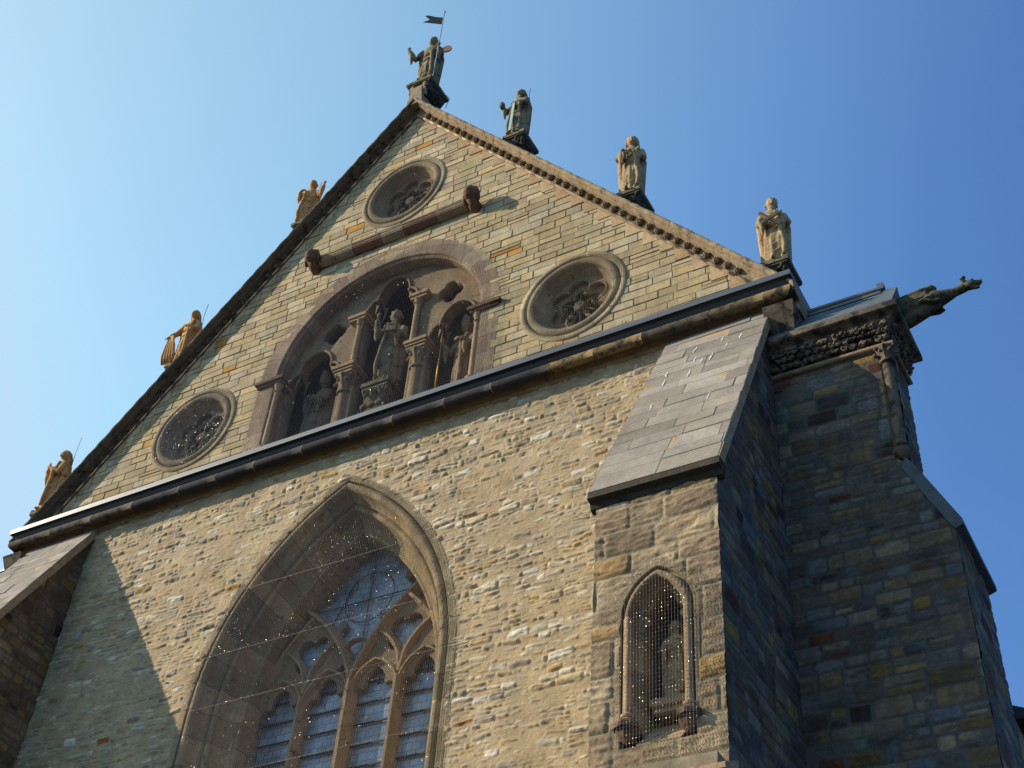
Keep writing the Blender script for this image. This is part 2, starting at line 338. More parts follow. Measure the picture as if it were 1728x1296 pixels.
def strip(mb, rows, colf=None, close=False, flip=False, gapcol=None):
    """rows: list of profile copies along a path; quads between neighbours"""
    n = len(rows[0]); b = len(mb.v)
    for r in rows: mb.v += [tuple(p) for p in r]
    for i in range(len(rows)-1):
        c = colf(i) if colf else (.3, .3, .3)
        for j in range(n-1 if not close else n):
            q = (b+i*n+j, b+i*n+(j+1) % n, b+(i+1)*n+(j+1) % n, b+(i+1)*n+j)
            mb.f.append(q[::-1] if flip else q); mb.c.append(c); mb.m.append(0)
def arc_pts(cx, cy, r, a0, a1, n): return [(cx+r*math.cos(R_(a0+(a1-a0)*i/n)), cy+r*math.sin(R_(a0+(a1-a0)*i/n))) for i in range(n+1)]

# pointed arch: half-width a at springing zs, arc radius r centred at (+-(a-r), zs)
def parch(a, zs, r, t, n=20, zb=None):
    """points from left foot over the apex to the right foot, offset inward by t"""
    c = r-a; rr = r-t; ap = math.acos(c/rr); L = []
    for i in range(n+1):
        th = ap*i/n; L.append((c-rr*math.cos(th), zs+rr*math.sin(th)))
    R = [(-x, z) for x, z in L[::-1]][1:]
    pts = L+R
    if zb is not None: pts = [(pts[0][0], zb)]+pts+[(pts[-1][0], zb)]
    return pts
def resample(pts, step):
    out = [pts[0]]
    for p, q in zip(pts, pts[1:]):
        d = math.hypot(q[0]-p[0], q[1]-p[1]); k = max(1, int(round(d/step)))
        out += [(p[0]+(q[0]-p[0])*i/k, p[1]+(q[1]-p[1])*i/k) for i in range(1, k+1)]
    return out
def arch_sweep(mb, prof, a, zs, r, zb, cx=0, y0=0, seg=.42, pal=None, seed=3, n=24, mcol=(96, 84, 66)):
    """sweep (inward offset, depth) profile round a pointed arch, split into voussoirs"""
    rs = random.Random(seed); K = 4
    base = parch(a, zs, r, 0, n, zb)
    nleg = max(1, int((zs-zb)/.1))
    curves = []
    for (t, y) in prof:
        L = parch(a, zs, r, t, n)
        lx = L[0][0]; rx = L[-1][0]
        pts = [(lx, zb+(zs-zb)*i/nleg) for i in range(nleg)]+L+[(rx, zs-(zs-zb)*(i+1)/nleg) for i in range(nleg)]
        curves.append([(cx+p[0], y0+y, p[1]) for p in pts])
    rows = [[c[i] for c in curves] for i in range(len(curves[0]))]
    # insert thin joint rows
    out = []; cl = []; acc = 0; nxt = rs.uniform(.25, .45); cur = hexlin(*rs.choice(pal)); k = rs.uniform(.8, 1.15); mc = hexlin(*mcol)
    for i in range(len(rows)-1):
        out.append(rows[i]); d = (Vector(rows[i+1][0])-Vector(rows[i][0])).length; acc += d
        cl.append(tuple(q*k for q in cur))
        if acc > nxt:
            f = .012/d; mid = [tuple(Vector(p)+(Vector(q)-Vector(p))*(1-f)) for p, q in zip(rows[i], rows[i+1])]
            out.append(mid); cl.append(mc); acc = 0; nxt = rs.uniform(.28, .5); cur = hexlin(*rs.choice(pal)); k = rs.uniform(.78, 1.15)
    out.append(rows[-1])
    strip(mb, out, lambda i: cl[i])
def plate(name, outlines, thick, bevel, mat, parent, y, cx=0, cz=0):
    """flat pierced slab in the XZ plane from closed outlines (first = outside), front face at y"""
    cu = bpy.data.curves.new(name, 'CURVE'); cu.dimensions = '2D'; cu.fill_mode = 'BOTH'; cu.extrude = thick/2-bevel; cu.bevel_depth = bevel; cu.bevel_resolution = 1; cu.offset = -bevel
    for ol in outlines:
        s = cu.splines.new('POLY'); s.points.add(len(ol)-1); s.use_cyclic_u = True
        for p, q in zip(s.points, ol): p.co = (q[0], q[1], 0, 1)
    t = bpy.data.objects.new("tmp", cu); COL.objects.link(t); dg = bpy.context.evaluated_depsgraph_get(); dg.update()
    me = bpy.data.meshes.new_from_object(t.evaluated_get(dg)); bpy.data.objects.remove(t); bpy.data.curves.remove(cu)
    me.transform(Matrix(((1, 0, 0, cx), (0, 0, -1, y+thick/2), (0, 1, 0, cz), (0, 0, 0, 1))))
    me.name = name; me.materials.clear(); return link(name, me, parent, [mat])
def foil(nl, rl, dist, rot=0, n=96, cx=0, cz=0):
    """multifoil outline: nl circles of radius rl at distance dist"""
    out = []
    for i in range(n):
        a = 2*math.pi*i/n; best = 0
        for k in range(nl):
            b = rot+2*math.pi*k/nl; x, z = dist*math.cos(b), dist*math.sin(b); p = x*math.cos(a)+z*math.sin(a); q = rl*rl-(x*x+z*z-p*p)
            if q > 0: best = max(best, p+math.sqrt(q))
        best = max(best, dist*.55); out.append((cx+best*math.cos(a), cz+best*math.sin(a)))
    return out

# ================================================================== SETTING
GZ = -17.15
g = MB(); g.add([(-400, -400, GZ), (400, -400, GZ), (400, 400, GZ), (-400, 400, GZ)], [(0, 1, 2, 3)])
M['paving'] = stone('cobble_paving', (.045, .045, .042), bump=.5, bscale=6, var=.4, big=.3)
tag(g.done('ground', M['paving']), kind='structure')

# ================================================================== CHURCH
CH = empty('church', (0, 0, GZ))
tag(CH, 'yellowish stone church transept with steep gable, pointed window and stepped buttresses under a blue sky', 'church')
_link = link
def link(name, me, parent=None, mats=()):
    o = _link(name, me, parent, mats)
    if parent is CH: o.matrix_parent_inverse = Matrix.Translation((0, 0, -GZ))
    return o
FX = ((0, 0, 0), (1, 0, 0), (0, 0, 1), (0, -1, 0))
WA, WZS, WR = 2.5, -5.15, 4.62       # great window: half width, springing, radius
def in_parch(u, v, a, zs, r):
    u = np.abs(u); return np.where(v < zs, u < a, (u+(r-a))**2+(v-zs)**2 < r*r)

# --- lower facade: rubble
lw = hf_wall('facade_wall', -6.05, 6.05, -9.6, -.35, .018, FX, 'rubble', CH, M['rubble'],
             keep=lambda u, v: ~((in_parch(u, v, WA-.07, WZS, WR-.07)) & (v > -9.3)), seed=21)
cr = MB()                              # masonry body behind and below the relief
cr.box(-7.72, -2.45, .06, .9, GZ, -.1); cr.box(2.45, 7.72, .06, .9, GZ, -.1)
cr.box(-6, 6, -.012, .05, GZ, -9.5); cr.box(-2.449, 2.449, .06, .9, GZ, -9.3)
cr.prism([(-2.449, .9, -1.9), (-2.449, .9, -.1), (2.449, .9, -.1), (2.449, .9, -1.9)], (0, .3, 0))
M['bodyst'] = stone('wall_core_stone', hexlin(140, 128, 104), bump=.8, bscale=9, var=.6, big=2)
cr.done('wall_body', M['bodyst'], CH)
for q in ((-7.70, -7.2), (7.2, 7.70)):
    sb = MB(); sb.box(*q, .9, 12, GZ, -.1); sb.done('side_wall', M['bodyst'], CH)

# --- gable wall in dressed courses
K = 1.215; ZR = 9.14
def rp(cx, cz, rad):
    return (lambda u, v: math.hypot(u-cx, v-cz) < rad, lambda u, v: math.hypot(u-cx, v-cz) < rad+.6,
            lambda u, v: (cx+(u-cx)*rad/max(1e-6, math.hypot(u-cx, v-cz)), cz+(v-cz)*rad/max(1e-6, math.hypot(u-cx, v-cz))))
AR, AZ = 2.45, 2.08
def a_in(u, v): return (abs(u) < AR) if v < AZ else math.hypot(u, v-AZ) < AR
def a_pr(u, v):
    if v < AZ: return (math.copysign(AR, u), v)
    d = max(1e-6, math.hypot(u, v-AZ)); return (u*AR/d, AZ+(v-AZ)*AR/d)
ROUND = [(-4.13, 1.50), (4.13, 1.50), (0.0, 6.53)]
PAL_G = [(182, 163, 126), (179, 162, 128), (186, 171, 140), (174, 157, 120), (181, 159, 116), (176, 163, 136), (187, 171, 138), (170, 153, 122), (182, 162, 120)]
cells('gable_wall', -8.0, 8.0, -.15, 9.5, (.14, .205), (.24, .64), FX, CH, M['ashlar'], PAL_G,
      planes=[(K, 1, ZR), (-K, 1, ZR)], push=[rp(x, z, .95) for x, z in ROUND]+[(a_in, lambda u, v: abs(u) < AR+.8 and v < AZ+AR+.8, a_pr)],
      joint=.014, relief=(.004, .016), mcol=(134, 118, 92), seed=5, odd=(.014, [(186, 132, 62), (176, 120, 60), (196, 150, 84), (150, 140, 124)]))
gb = MB()                              # body of the gable, behind openings
for s in (-1, 1):
    gb.prism([(s*2.44, .02, -.1), (s*7.6, .02, -.1), (s*2.44, .02, 6.1)], (0, .55, 0)) if 0 else None
def solid_gable(mb, y0, y1):
    # triangle with three round holes and the arch opening is made with plate() below
    pass
tri = [(-7.6, -.1), (7.6, -.1), (0, 9.1)]
holes = [arc_pts(x, z, .90, 0, 360, 40)[:-1] for x, z in ROUND]
archh = [(-2.35, 0.02)]+[(2.35, .02)]+arc_pts(0, AZ, 2.35, 0, 180, 32)
plate('gable_body', [tri]+holes+[archh], .5, .002, M['bodyst'], CH, .008)
bk = MB(); bk.prism([(-7.3, 1.5, -.1), (7.3, 1.5, -.1), (0, 1.5, 8.8)], (0, .2, 0)); bk.done('gable_backing', M['void'], CH)

# triangular kneeler stones under the rakes
rs = random.Random(4); KN = {}
for s in (-1, 1):
    x = .35; kn = MB(); KN[s] = kn
    while x < 7.2:
        dx = rs.uniform(.27, .33); z0 = ZR-K*x; z1 = ZR-K*(x+dx)
        p = [(s*x, -.022, z0), (s*x, -.022, z1), (s*(x+dx), -.022, z1)]
        if s < 0: p = p[::-1]
        c = hexlin(*rs.choice([(186, 158, 122), (178, 148, 112), (190, 166, 130), (176, 152, 124)])); kn.prism(p, (0, .03, 0), c); x += dx

# --- raking cornices
rake = {}
al = math.atan(K); CA, SA = math.cos(al), math.sin(al)
def rake_profile():
    return [(0, -.02), (.045, -.015), (.06, .0), (.06, .028), (.03, .04), (.018, .07), (.02, .11), (.05, .145), (.09, .160), (.16, .168), (.185, .18), (.185, .20), (.24, .208), (.265, .225), (.272, .25), (.26, .278), (.22, .295), (.12, .305), (-.5, .31), (-.5, 0)]
for s in (-1, 1):
    mb = MB(); rows = []; pf = rake_profile(); rr = random.Random(8+s)
    L = 8.02/CA; n = int(L/.10)
    for i in range(n+1):
        row = []
        for (o, d) in pf:
            # position along the rake; mitre at the apex plane x=0
            xx = 8.02*(1-i/n) if i < n else 0.0
            z = ZR-K*xx+d/CA
            wob = .006*math.sin(i*1.7+d*20)+rr.uniform(-.004, .004)
            row.append((s*xx, -o+(wob if i < n else 0), z))
        rows.append(row)
    # end cap at the eaves
    strip(mb, rows, close=True, flip=(s > 0)); b = len(mb.v); m = len(pf); mb.add(rows[0], [tuple(range(m))])
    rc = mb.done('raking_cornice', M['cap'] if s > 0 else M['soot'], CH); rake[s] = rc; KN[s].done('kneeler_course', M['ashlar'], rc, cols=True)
    mb = MB(); mb.tube([(s*8.0, -.035, ZR-K*8.0+.02), (0, -.035, ZR+.02)], .028, 8); mb.done('inner_fillet', M['tan'], rc, smooth=True)
# rosettes
def rosette_mesh():
    mb = MB()
    mb.ball((0, 0, 0), (.058, .05, .058), 10, 6, fn=lambda d: 1)
    for k in range(5):
        a = 2*math.pi*k/5; mb.ball((.032*math.cos(a), -.032, .032*math.sin(a)), (.026, .028, .026), 7, 5)
    mb.ball((0, -.055, 0), .016, 6, 4)
    me = bpy.data.meshes.new('rosette'); me.from_pydata(mb.v, [], mb.f); me.polygons.foreach_set("use_smooth", np.ones(len(me.polygons), dtype=bool)); me.materials.append(M['cap']); return me
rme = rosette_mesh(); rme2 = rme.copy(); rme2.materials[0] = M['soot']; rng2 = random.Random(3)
for s in (-1, 1):
    for k in range(41):
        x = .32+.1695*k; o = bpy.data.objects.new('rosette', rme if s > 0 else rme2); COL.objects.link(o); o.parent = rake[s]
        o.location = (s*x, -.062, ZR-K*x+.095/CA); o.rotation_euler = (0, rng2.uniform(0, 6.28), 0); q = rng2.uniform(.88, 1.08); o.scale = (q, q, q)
# apex block and roof
mb = MB(); mb.prism([(-.20, -.24, 9.35), (.20, -.24, 9.35), (.13, -.24, 9.98), (-.13, -.24, 9.98)], (0, .55, 0)); mb.done('apex_stone', M['cap'], CH)
mb = MB()
for s in (-1, 1):
    q = [(s*7.9, .45, ZR-K*7.9+.2), (0, .45, ZR+.2), (0, 12, ZR+.2), (s*7.9, 12, ZR-K*7.9+.2)]
    mb.prism(q if s > 0 else q[::-1], (0, 0, .12))
mb.done('roof', M['slate'], CH)

# --- main cornice swept round both corners
def corner_sweep(name, prof, x0, x1, yb, mat, parent, segs=None, cols=None, closed=False, flipit=False):
    mb = MB(); pal = cols; rs = random.Random(len(name))
    def ring(px, py, sx, sy): return [(px+sx*o, py+sy*o, z) for o, z in prof]
    rows = [ring(x0, yb, -1, 0), ring(x0, 0, -1, -1)]
    n = segs or 1
    for i in range(1, n): rows.append(ring(x0+(x1-x0)*i/n, 0, 0, -1))
    rows += [ring(x1, 0, 1, -1), ring(x1, yb, 1, 0)]
    strip(mb, rows, (lambda i: rs.choice(pal)) if pal else None, close=closed, flip=flipit); return mb.done(name, mat, parent, cols=bool(pal))
XW = 7.68
cor = corner_sweep('cornice', [(.0, .10), (.21, .02), (.21, -.13), (.13, -.15), (.13, -.23), (.07, -.40), (.06, -.45), (.0, -.485), (-.03, -.485), (-.03, .10)], -XW, XW, 9, M['brown'], CH, segs=12, closed=False)
corner_sweep('flashing', [(-.05, .175), (.33, .012), (.332, -.092), (.318, -.092), (.316, -.008)], -XW, XW, 9, M['lead'], cor, segs=10)
corner_sweep('shadow_slot', [(.312, -.02), (.31, -.10), (.27, -.12), (.24, -.19), (.16, -.21)], -XW, XW, 9, M['leaddark'], cor)  # dark strip that paints the shadow gap under the flashing
# roll moulding in stone lengths
M['roll'] = stone('cornice_roll_stone', None, bump=.35, bscale=26, var=.4, big=3, dirt=hexlin(40, 39, 38), dirt_amt=.45)
mb = MB(); rs = random.Random(14); cut = [-XW-.0]
while cut[-1] < XW: cut.append(cut[-1]+rs.uniform(.75, 1.15))
cut[-1] = XW
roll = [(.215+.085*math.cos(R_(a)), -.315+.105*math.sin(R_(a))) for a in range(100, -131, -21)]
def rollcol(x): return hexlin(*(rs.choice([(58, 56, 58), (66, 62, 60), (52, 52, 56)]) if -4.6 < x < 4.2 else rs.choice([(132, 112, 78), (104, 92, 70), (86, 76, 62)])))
for i in range(len(cut)-1):
    a, b = cut[i], cut[i+1]; c = rollcol((a+b)/2); g_ = .012
    def ring(px, m=0, gr=1.0): return [(px+m*o, -(.215+(o-.215)*gr), -.315+(z+.315)*gr) for o, z in roll]
    L = ring(a-(0 if i else 0), -1 if i == 0 else 0) ; Rr = ring(b, 1 if i == len(cut)-2 else 0)
    rows = [L]+[[tuple(Vector(p).lerp(Vector(q), t)) for p, q in zip(L, Rr)] for t in (.25, .5, .75)]+[[tuple(Vector(p).lerp(Vector(q), 1-g_)) for p, q in zip(L, Rr)]]
    rows += [[(p[0], p[1]*1.0-.002, p[2]-.002) for p in ring(b-g_*.9, 1 if i == len(cut)-2 else 0, 1.03)], Rr] if i < len(cut)-2 else [Rr]
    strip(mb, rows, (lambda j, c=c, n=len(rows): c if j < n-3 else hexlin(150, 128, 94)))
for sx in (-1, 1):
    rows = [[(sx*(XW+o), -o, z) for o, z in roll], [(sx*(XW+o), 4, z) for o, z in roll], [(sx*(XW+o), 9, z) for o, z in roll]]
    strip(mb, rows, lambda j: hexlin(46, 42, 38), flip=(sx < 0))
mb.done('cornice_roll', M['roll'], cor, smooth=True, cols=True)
# bird-wire pins on the flashing
mb = MB(); x = -7.5
while x < 7.6:
    for d in (-.03, .03): mb.tube([(x+d, -.30, .02), (x+d+rs.uniform(-.01, .01), -.305, .12+rs.uniform(-.03, .02))], .006, 5)
    x += rs.uniform(1.15, 1.4)
mb.tube([(-7.6, -.305, .10), (-3, -.305, .095), (2, -.305, .10), (7.6, -.305, .10)], .0015, 4)
mb.done('bird_wire_pins', M['lead'], cor)
# corner bracket block under the cornice (right)
for s in (1, -1):
    mb = MB(); mb.prism([(s*7.52, -.30, -.60), (s*8.0, -.30, -.60), (s*7.9, -.05, -1.15), (s*7.52, -.05, -1.15)][::s], (0, .6, 0)); mb.done('corner_bracket', M['capdark'], CH)

# --- roundels
TR = [(164, 147, 116), (154, 138, 108), (170, 154, 122), (148, 132, 104)]
def lathe_y(prof, cx, cz, n=72, seed=2, pal=TR, segn=10):
    mb = MB(); rs = random.Random(seed); rows = []; cl = []
    cur = None
    for i in range(n+1):
        a = 2*math.pi*i/n
        rows.append([(cx+r*math.cos(a), y, cz+r*math.sin(a)) for r, y in prof])
        if i % (n//segn) == 0: c = hexlin(*rs.choice(pal)); k = rs.uniform(.82, 1.15); cur = tuple(q*k for q in c)
        cl.append(cur)
    strip(mb, rows, lambda i: cl[i], flip=False); return mb
for idx, (cx, cz) in enumerate(ROUND):
    prof = [(1.03, .012), (1.02, -.022), (.915, -.024), (.905, .03), (.885, .03)]+[(.815+.075*math.cos(R_(a)), .012-.062*math.sin(R_(a))) for a in range(0, 181, 20)]+[(.74, .07), (.72, .09), (.705, .14), (.68, .17), (.675, .19), (.65, .20), (.64, .29)]
    rr = lathe_y(prof, cx, cz, seed=idx+3).done('round_window', M['trim'], CH, smooth=True, cols=True)
    lob = [foil(6, .21, .37, rot=R_(30), n=120)]
    pl = plate('foil_plate', [arc_pts(0, 0, .70, 0, 360, 48)[:-1]]+lob, .07, .012, M['brown'], rr, .21, cx, cz)
    # moulded rims of the foils
    mb = MB()
    for k in range(6):
        a = R_(30+60*k); x, z = .37*math.cos(a), .37*math.sin(a)
        pts = [(cx+x+.215*math.cos(a+R_(t)), .207, cz+z+.215*math.sin(a+R_(t))) for t in range(-110, 111, 15)]; mb.tube(pts, .018, 7)
    mb.done('foil_rim', M['brown'], rr, smooth=True)
    plate('inner_foil_plate', [arc_pts(0, 0, .69, 0, 360, 40)[:-1], foil(6, .135, .27, rot=R_(30), n=96)], .06, .01, M['brown'], rr, .30, cx, cz)
    for k in range(6):
        mb = MB(); a = R_(60*k); rr_ = random.Random(k)
        for t in range(4): mb.ball((cx+.265*math.cos(a)+rr_.uniform(-.025, .025), .26+rr_.uniform(-.02, .02), cz+.265*math.sin(a)+rr_.uniform(-.025, .025)), rr_.uniform(.03, .045), 8, 6)
        mb.done('foil_cusp', M['olive'], rr, smooth=True)
    mb = MB(); mb.lathe([(.0, .22), (.035, .21), (.05, .23), (.075, .215), (.105, .23), (.12, .26), (.12, .34)], cx, cz, 24, axis='y', wob=lambda a, h: 1+.07*math.cos(8*a))
    for k in range(6): a = R_(30+60*k); mb.tube([(cx+.1*math.cos(a), .28, cz+.1*math.sin(a)), (cx+.45*math.cos(a), .31, cz+.45*math.sin(a))], .018, 6)
    mb.done('rosette_boss', M['olive'], rr, smooth=True)
    mb = MB(); mb.lathe([(.0, .58), (.72, .58)], cx, cz, 32, axis='y'); mb.lathe([(.70, .36), (.70, .60)], cx, cz, 32, axis='y'); mb.done('louvre_board', M['void'], rr)

# --- string course with two carved heads
mb = MB(); pf = [(0, 4.99), (.05, 4.98), (.11, 5.01), (.16, 5.05), (.185, 5.10), (.185, 5.13), (.20, 5.15), (.195, 5.175), (.06, 5.29), (0, 5.31)]
rows = []; cl = []; rs = random.Random(6); x = -1.74
while x < 1.74:
    w = min(rs.uniform(.5, .9), 1.74-x); c = hexlin(*rs.choice([(150, 134, 110), (120, 96, 80), (140, 122, 98)]))
    if 1.74-x-w < .2: w = 1.74-x
    rows += [[(x, -o, z) for o, z in pf], [(x+w-.008, -o, z) for o, z in pf]]; cl += [c, (.06, .05, .04)]; x += w
strip(mb, rows, lambda i: cl[i]); sc_ = mb.done('string_course', M['trim'], CH, cols=True)
def carved_head(x):
    mb = MB(); fn = lambda d: 1+.12*math.exp(-((d.x)**2*40+(d.z+.05)**2*30))*(d.y < 0)-.10*math.exp(-((abs(d.x)-.38)**2*60+(d.z-.15)**2*60))*(d.y < 0)+.04*math.sin(d.x*22)*(d.z > .25)
    mb.ball((x, -.27, 5.16), (.145, .16, .17), 26, 20, fn=fn)
    mb.tube([(x, .02, 4.98), (x, -.12, 5.0), (x, -.23, 5.08)], [.13, .12, .11], 12)
    mb.tube([(x-.14, -.2, 5.0), (x-.155, -.25, 5.15), (x-.1, -.26, 5.30), (x, -.26, 5.345), (x+.1, -.26, 5.30), (x+.155, -.25, 5.15), (x+.14, -.2, 5.0)], .04, 8)
    mb.ball((x, -.37, 5.04), (.06, .04, .035), 8, 6)
    mb.done('carved_head', M['dkbrown'], sc_, smooth=True)
M['dkbrown'] = stone('dark_brown_stone', hexlin(112, 88, 70), bump=.6, bscale=24, var=.6, big=5, dirt=hexlin(56, 46, 40), dirt_amt=.3)
carved_head(-1.87); carved_head(1.9)

# --- arcade niche
PB = [(158, 140, 116), (150, 131, 108), (164, 148, 124), (146, 124, 104), (156, 136, 112)]
mb = MB()
arch_sweep(mb, [(0, .012), (0, -.012), (.36, -.014), (.375, .0), (.385, .03), (.40, .03), (.43, .06), (.42, .10), (.40, .60)], 2.65, AZ, 2.65, -.05, seg=.5, pal=PB, seed=12, n=26)
arc = mb.done('statue_arcade', M['trim'], CH, cols=True)
oc = [(-2.32, .0), (2.32, .0)]+arc_pts(0, AZ, 2.32, 0, 180, 40)
def trefoil(cx, hw, zs, apex, zb=.0):
    """opening with a trefoiled head"""
    h = apex-zs; r1 = hw*.62; pts = [(cx-hw, zb)]
    lobe = lambda s: [(cx+s*(hw-r1*.62)+s*r1*.62*math.cos(t), zs+h*.42*math.sin(t)) for t in [R_(a) for a in range(0, 100, 12)]]
    left = lobe(-1); pts += left
    top = [(cx-hw*.62*math.cos(R_(a)), apex-h*.62+h*.62*math.sin(R_(a))) for a in range(-8, 189, 12)]
    pts += top; pts += lobe(1)[::-1]; pts += [(cx+hw, zb)]
    return pts
side = [trefoil(s*1.60, .62, 2.03, 2.80, .03) for s in (-1, 1)]
cen = trefoil(0, .60, 3.36, 4.20, .03)
quads_ = [foil(4, .13, .14, rot=R_(0), n=60, cx=s*1.33, cz=3.20) for s in (-1, 1)]
plate('arcade_screen', [oc]+side+[cen]+quads_, .26, .035, M['brown'], arc, .30)
mb = MB()      # moulded edge following each trefoil
for pts, z0 in ((side[0], 2.03), (side[1], 2.03), (cen, 3.36)): mb.tube([(p[0], .285, p[1]) for p in pts[1:-1] if p[1] >= z0-.01], .032, 8)
mb.done('trefoil_roll', M['brown'], arc, smooth=True)
def capital(mb, x, y, z0, r, h, w, c=None):
    mb.lathe([(r*1.05, z0-.03), (r*1.35, z0-.01), (r*1.35, z0+.02), (r*1.05, z0+.035)], x, y, 16, c)
    mb.lathe([(r, z0), (r*1.05, z0+h*.3), (r*1.35, z0+h*.65), (w*.98, z0+h*.95), (w, z0+h)], x, y, 16, c, wob=lambda a, q: 1+.06*math.cos(8*a))
    for k in range(8):
        a = math.pi/4*k; 
        for (t, f, s) in ((.55, .92, .5), (.9, 1.0, .45)): mb.ball((x+math.cos(a+t)*(r+(w-r)*f), y+math.sin(a+t)*(r+(w-r)*f), z0+h*t), w*.22*s+.012, 6, 5, c)
for s in (-1, 1):
    mb = MB(); x, y = s*.80, .36
    mb.lathe([(.21, .0), (.21, .06), (.17, .09), (.185, .14), (.14, .18), (.128, .2), (.128, 1.42)], x, y, 20)
    capital(mb, x, y, 1.42, .125, .40, .225)
    col = mb.done('arcade_column', M['brown'], arc, smooth=True); smooth_by_angle(col)
    mb = MB(); mb.box(x-.25, x+.25, .12, .62, 1.955, 2.03); mb.box(x-.225, x+.225, .145, .60, 1.90, 1.954); mb.box(x-.20, x+.20, .17, .57, 1.83, 1.899); mb.done('abacus', M['tan'], arc)
    mb = MB(); mb.lathe([(.09, 2.03), (.09, 2.07), (.062, 2.10), (.058, 3.05), (.085, 3.08), (.06, 3.10), (.10, 3.2)], s*.66, .24, 14); o = mb.done('upper_shaft', M['tan'], arc, smooth=True); smooth_by_angle(o)
    mb = MB(); mb.box(s*.70-.21, s*.70+.21, .13, .5, 3.26, 3.34); mb.box(s*.70-.18, s*.70+.18, .155, .48, 3.19, 3.259); mb.done('upper_abacus', M['tan'], arc)
    mb = MB(); mb.lathe([(.11, .30), (.11, .36), (.07, .40), (.056, .43), (.052, 1.72), (.08, 1.75), (.056, 1.77), (.07, 1.86), (.10, 1.95)], s*2.20, .04, 14); o = mb.done('jamb_shaft', M['tan'], arc, smooth=True); smooth_by_angle(o)
    mb = MB(); q = [(-.04, 1.99), (-.04, 1.96), (-.09, 2.0), (-.11, 2.03), (-.11, 2.08), (-.02, 2.12)]
    pts = [(2.02, -z[0]*0+z[0], z[1]) for z in q]
    mb.prism([(s*2.04, -.10, 2.00), (s*2.70, -.10, 2.00), (s*2.70, .3, 2.00), (s*2.04, .3, 2.00)][::-s], (0, 0, .075)); mb.prism([(s*2.08, -.06, 1.94), (s*2.66, -.06, 1.94), (s*2.66, .3, 1.94), (s*2.08, .3, 1.94)][::-s], (0, 0, .058))
    mb.done('impost', M['dkbrown'], arc)
mb = MB(); mb.box(-2.4, 2.4, .05, 1.45, .0, .10); mb.done('arcade_floor', M['brown'], arc)
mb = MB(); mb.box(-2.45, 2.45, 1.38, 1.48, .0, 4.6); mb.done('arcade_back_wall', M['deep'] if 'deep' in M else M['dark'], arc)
# pedestal of the middle statue
mb = MB(); mb.box(-.30, .30, .17, .80, 1.24, 1.33); mb.box(-.27, .27, .20, .78, 1.17, 1.239)
mb.prism([(-.26, .21, 1.17), (.26, .21, 1.17), (.20, .30, .66), (-.20, .30, .66)], (0, .5, 0)); mb.prism([(-.30, .16, .10), (.30, .16, .10), (.24, .24, .66), (-.24, .24, .66)], (0, .6, 0))
for k in (-1, 0, 1): mb.tube([(k*.17-.08, .19, 1.16), (k*.17, .17, .95), (k*.17+.08, .19, 1.16)], .022, 6); mb.ball((k*.16, .2, .74), (.09, .05, .06), 10, 8)
mb.done('statue_pedestal', M['olive'], arc)

# --- great window
PW = [(170, 150, 114), (160, 140, 104), (178, 158, 120), (152, 134, 102), (166, 144, 104)]
prof = [(-.02, .02), (0, -.012), (.125, -.014), (.13, .07), (.155, .075)]+[(.225+.07*math.cos(R_(a)), .035-.07*math.sin(R_(a))) for a in range(180, -31, -30)]
prof += [(.31, .12), (.345, .20), (.38, .22), (.385, .27)]+[(.44+.055*math.cos(R_(a)), .32-.055*math.sin(R_(a))) for a in range(150, -31, -30)]+[(.50, .40), (.535, .50), (.60, .58), (.655, .60)]+[(.69+.05*math.cos(R_(a)), .66-.05*math.sin(R_(a))) for a in range(120, -31, -30)]+[(.745, .75), (.75, .82), (.75, 1.12)]
mb = MB(); arch_sweep(mb, prof, WA+.02, WZS, WR+.02, -9.4, pal=PW, seed=9, n=30)
gw = mb.done('great_window', M['trim'], CH, smooth=True, cols=True); smooth_by_angle(gw, 50)
# tracery
IA, IR = 1.76, 3.9
def bar(mb, pts, w, d, yf):
    """chamfered bar along points in XZ, front ridge at depth yf"""
    rows = []
    P = [Vector((p[0], p[1])) for p in pts]
    for i, p in enumerate(P):
        t = (P[min(i+1, len(P)-1)]-P[max(i-1, 0)]).normalized(); n = Vector((-t.y, t.x))
        sec = [(-w*.5, yf+d), (-w*.5, yf+d*.55), (-w*.2, yf+d*.12), (-w*.16, yf), (w*.16, yf), (w*.2, yf+d*.12), (w*.5, yf+d*.55), (w*.5, yf+d)]
        rows.append([(p.x+n.x*a, y, p.y+n.y*a) for a, y in sec])
    strip(mb, rows)
def arcp(cx, cz, r, x0, x1, n=22, sgn=1):
    return [(x0+(x1-x0)*i/n, cz+math.sqrt(max(0, r*r-(x0+(x1-x0)*i/n-cx)**2))) for i in range(n+1)]
def arc3(p, q, r, n):
    (ax, ay), (bx, by), (cx, cy) = p, q, r; d = 2*(ax*(by-cy)+bx*(cy-ay)+cx*(ay-by))
    ux = ((ax*ax+ay*ay)*(by-cy)+(bx*bx+by*by)*(cy-ay)+(cx*cx+cy*cy)*(ay-by))/d; uy = ((ax*ax+ay*ay)*(cx-bx)+(bx*bx+by*by)*(ax-cx)+(cx*cx+cy*cy)*(bx-ax))/d
    R = math.hypot(ax-ux, ay-uy); t0 = math.atan2(ay-uy, ax-ux); t1 = math.atan2(cy-uy, cx-ux)
    if t0-t1 > math.pi: t1 += 2*math.pi
    if t1-t0 > math.pi: t0 += 2*math.pi
    return [(ux+R*math.cos(t0+(t1-t0)*i/n), uy+R*math.sin(t0+(t1-t0)*i/n)) for i in range(n+1)]
MX = .90; mull = []
for i, (x, zt) in enumerate(((-MX, -4.62), (0, -4.45), (MX, -4.62))):
    mb = MB(); bar(mb, [(x, -9.4), (x, -7), (x, zt)], .20 if i == 1 else .145, .30, .84+i*.002); mb.done('mullion', M['trimtan'] if 'trimtan' in M else M['tan'], gw)
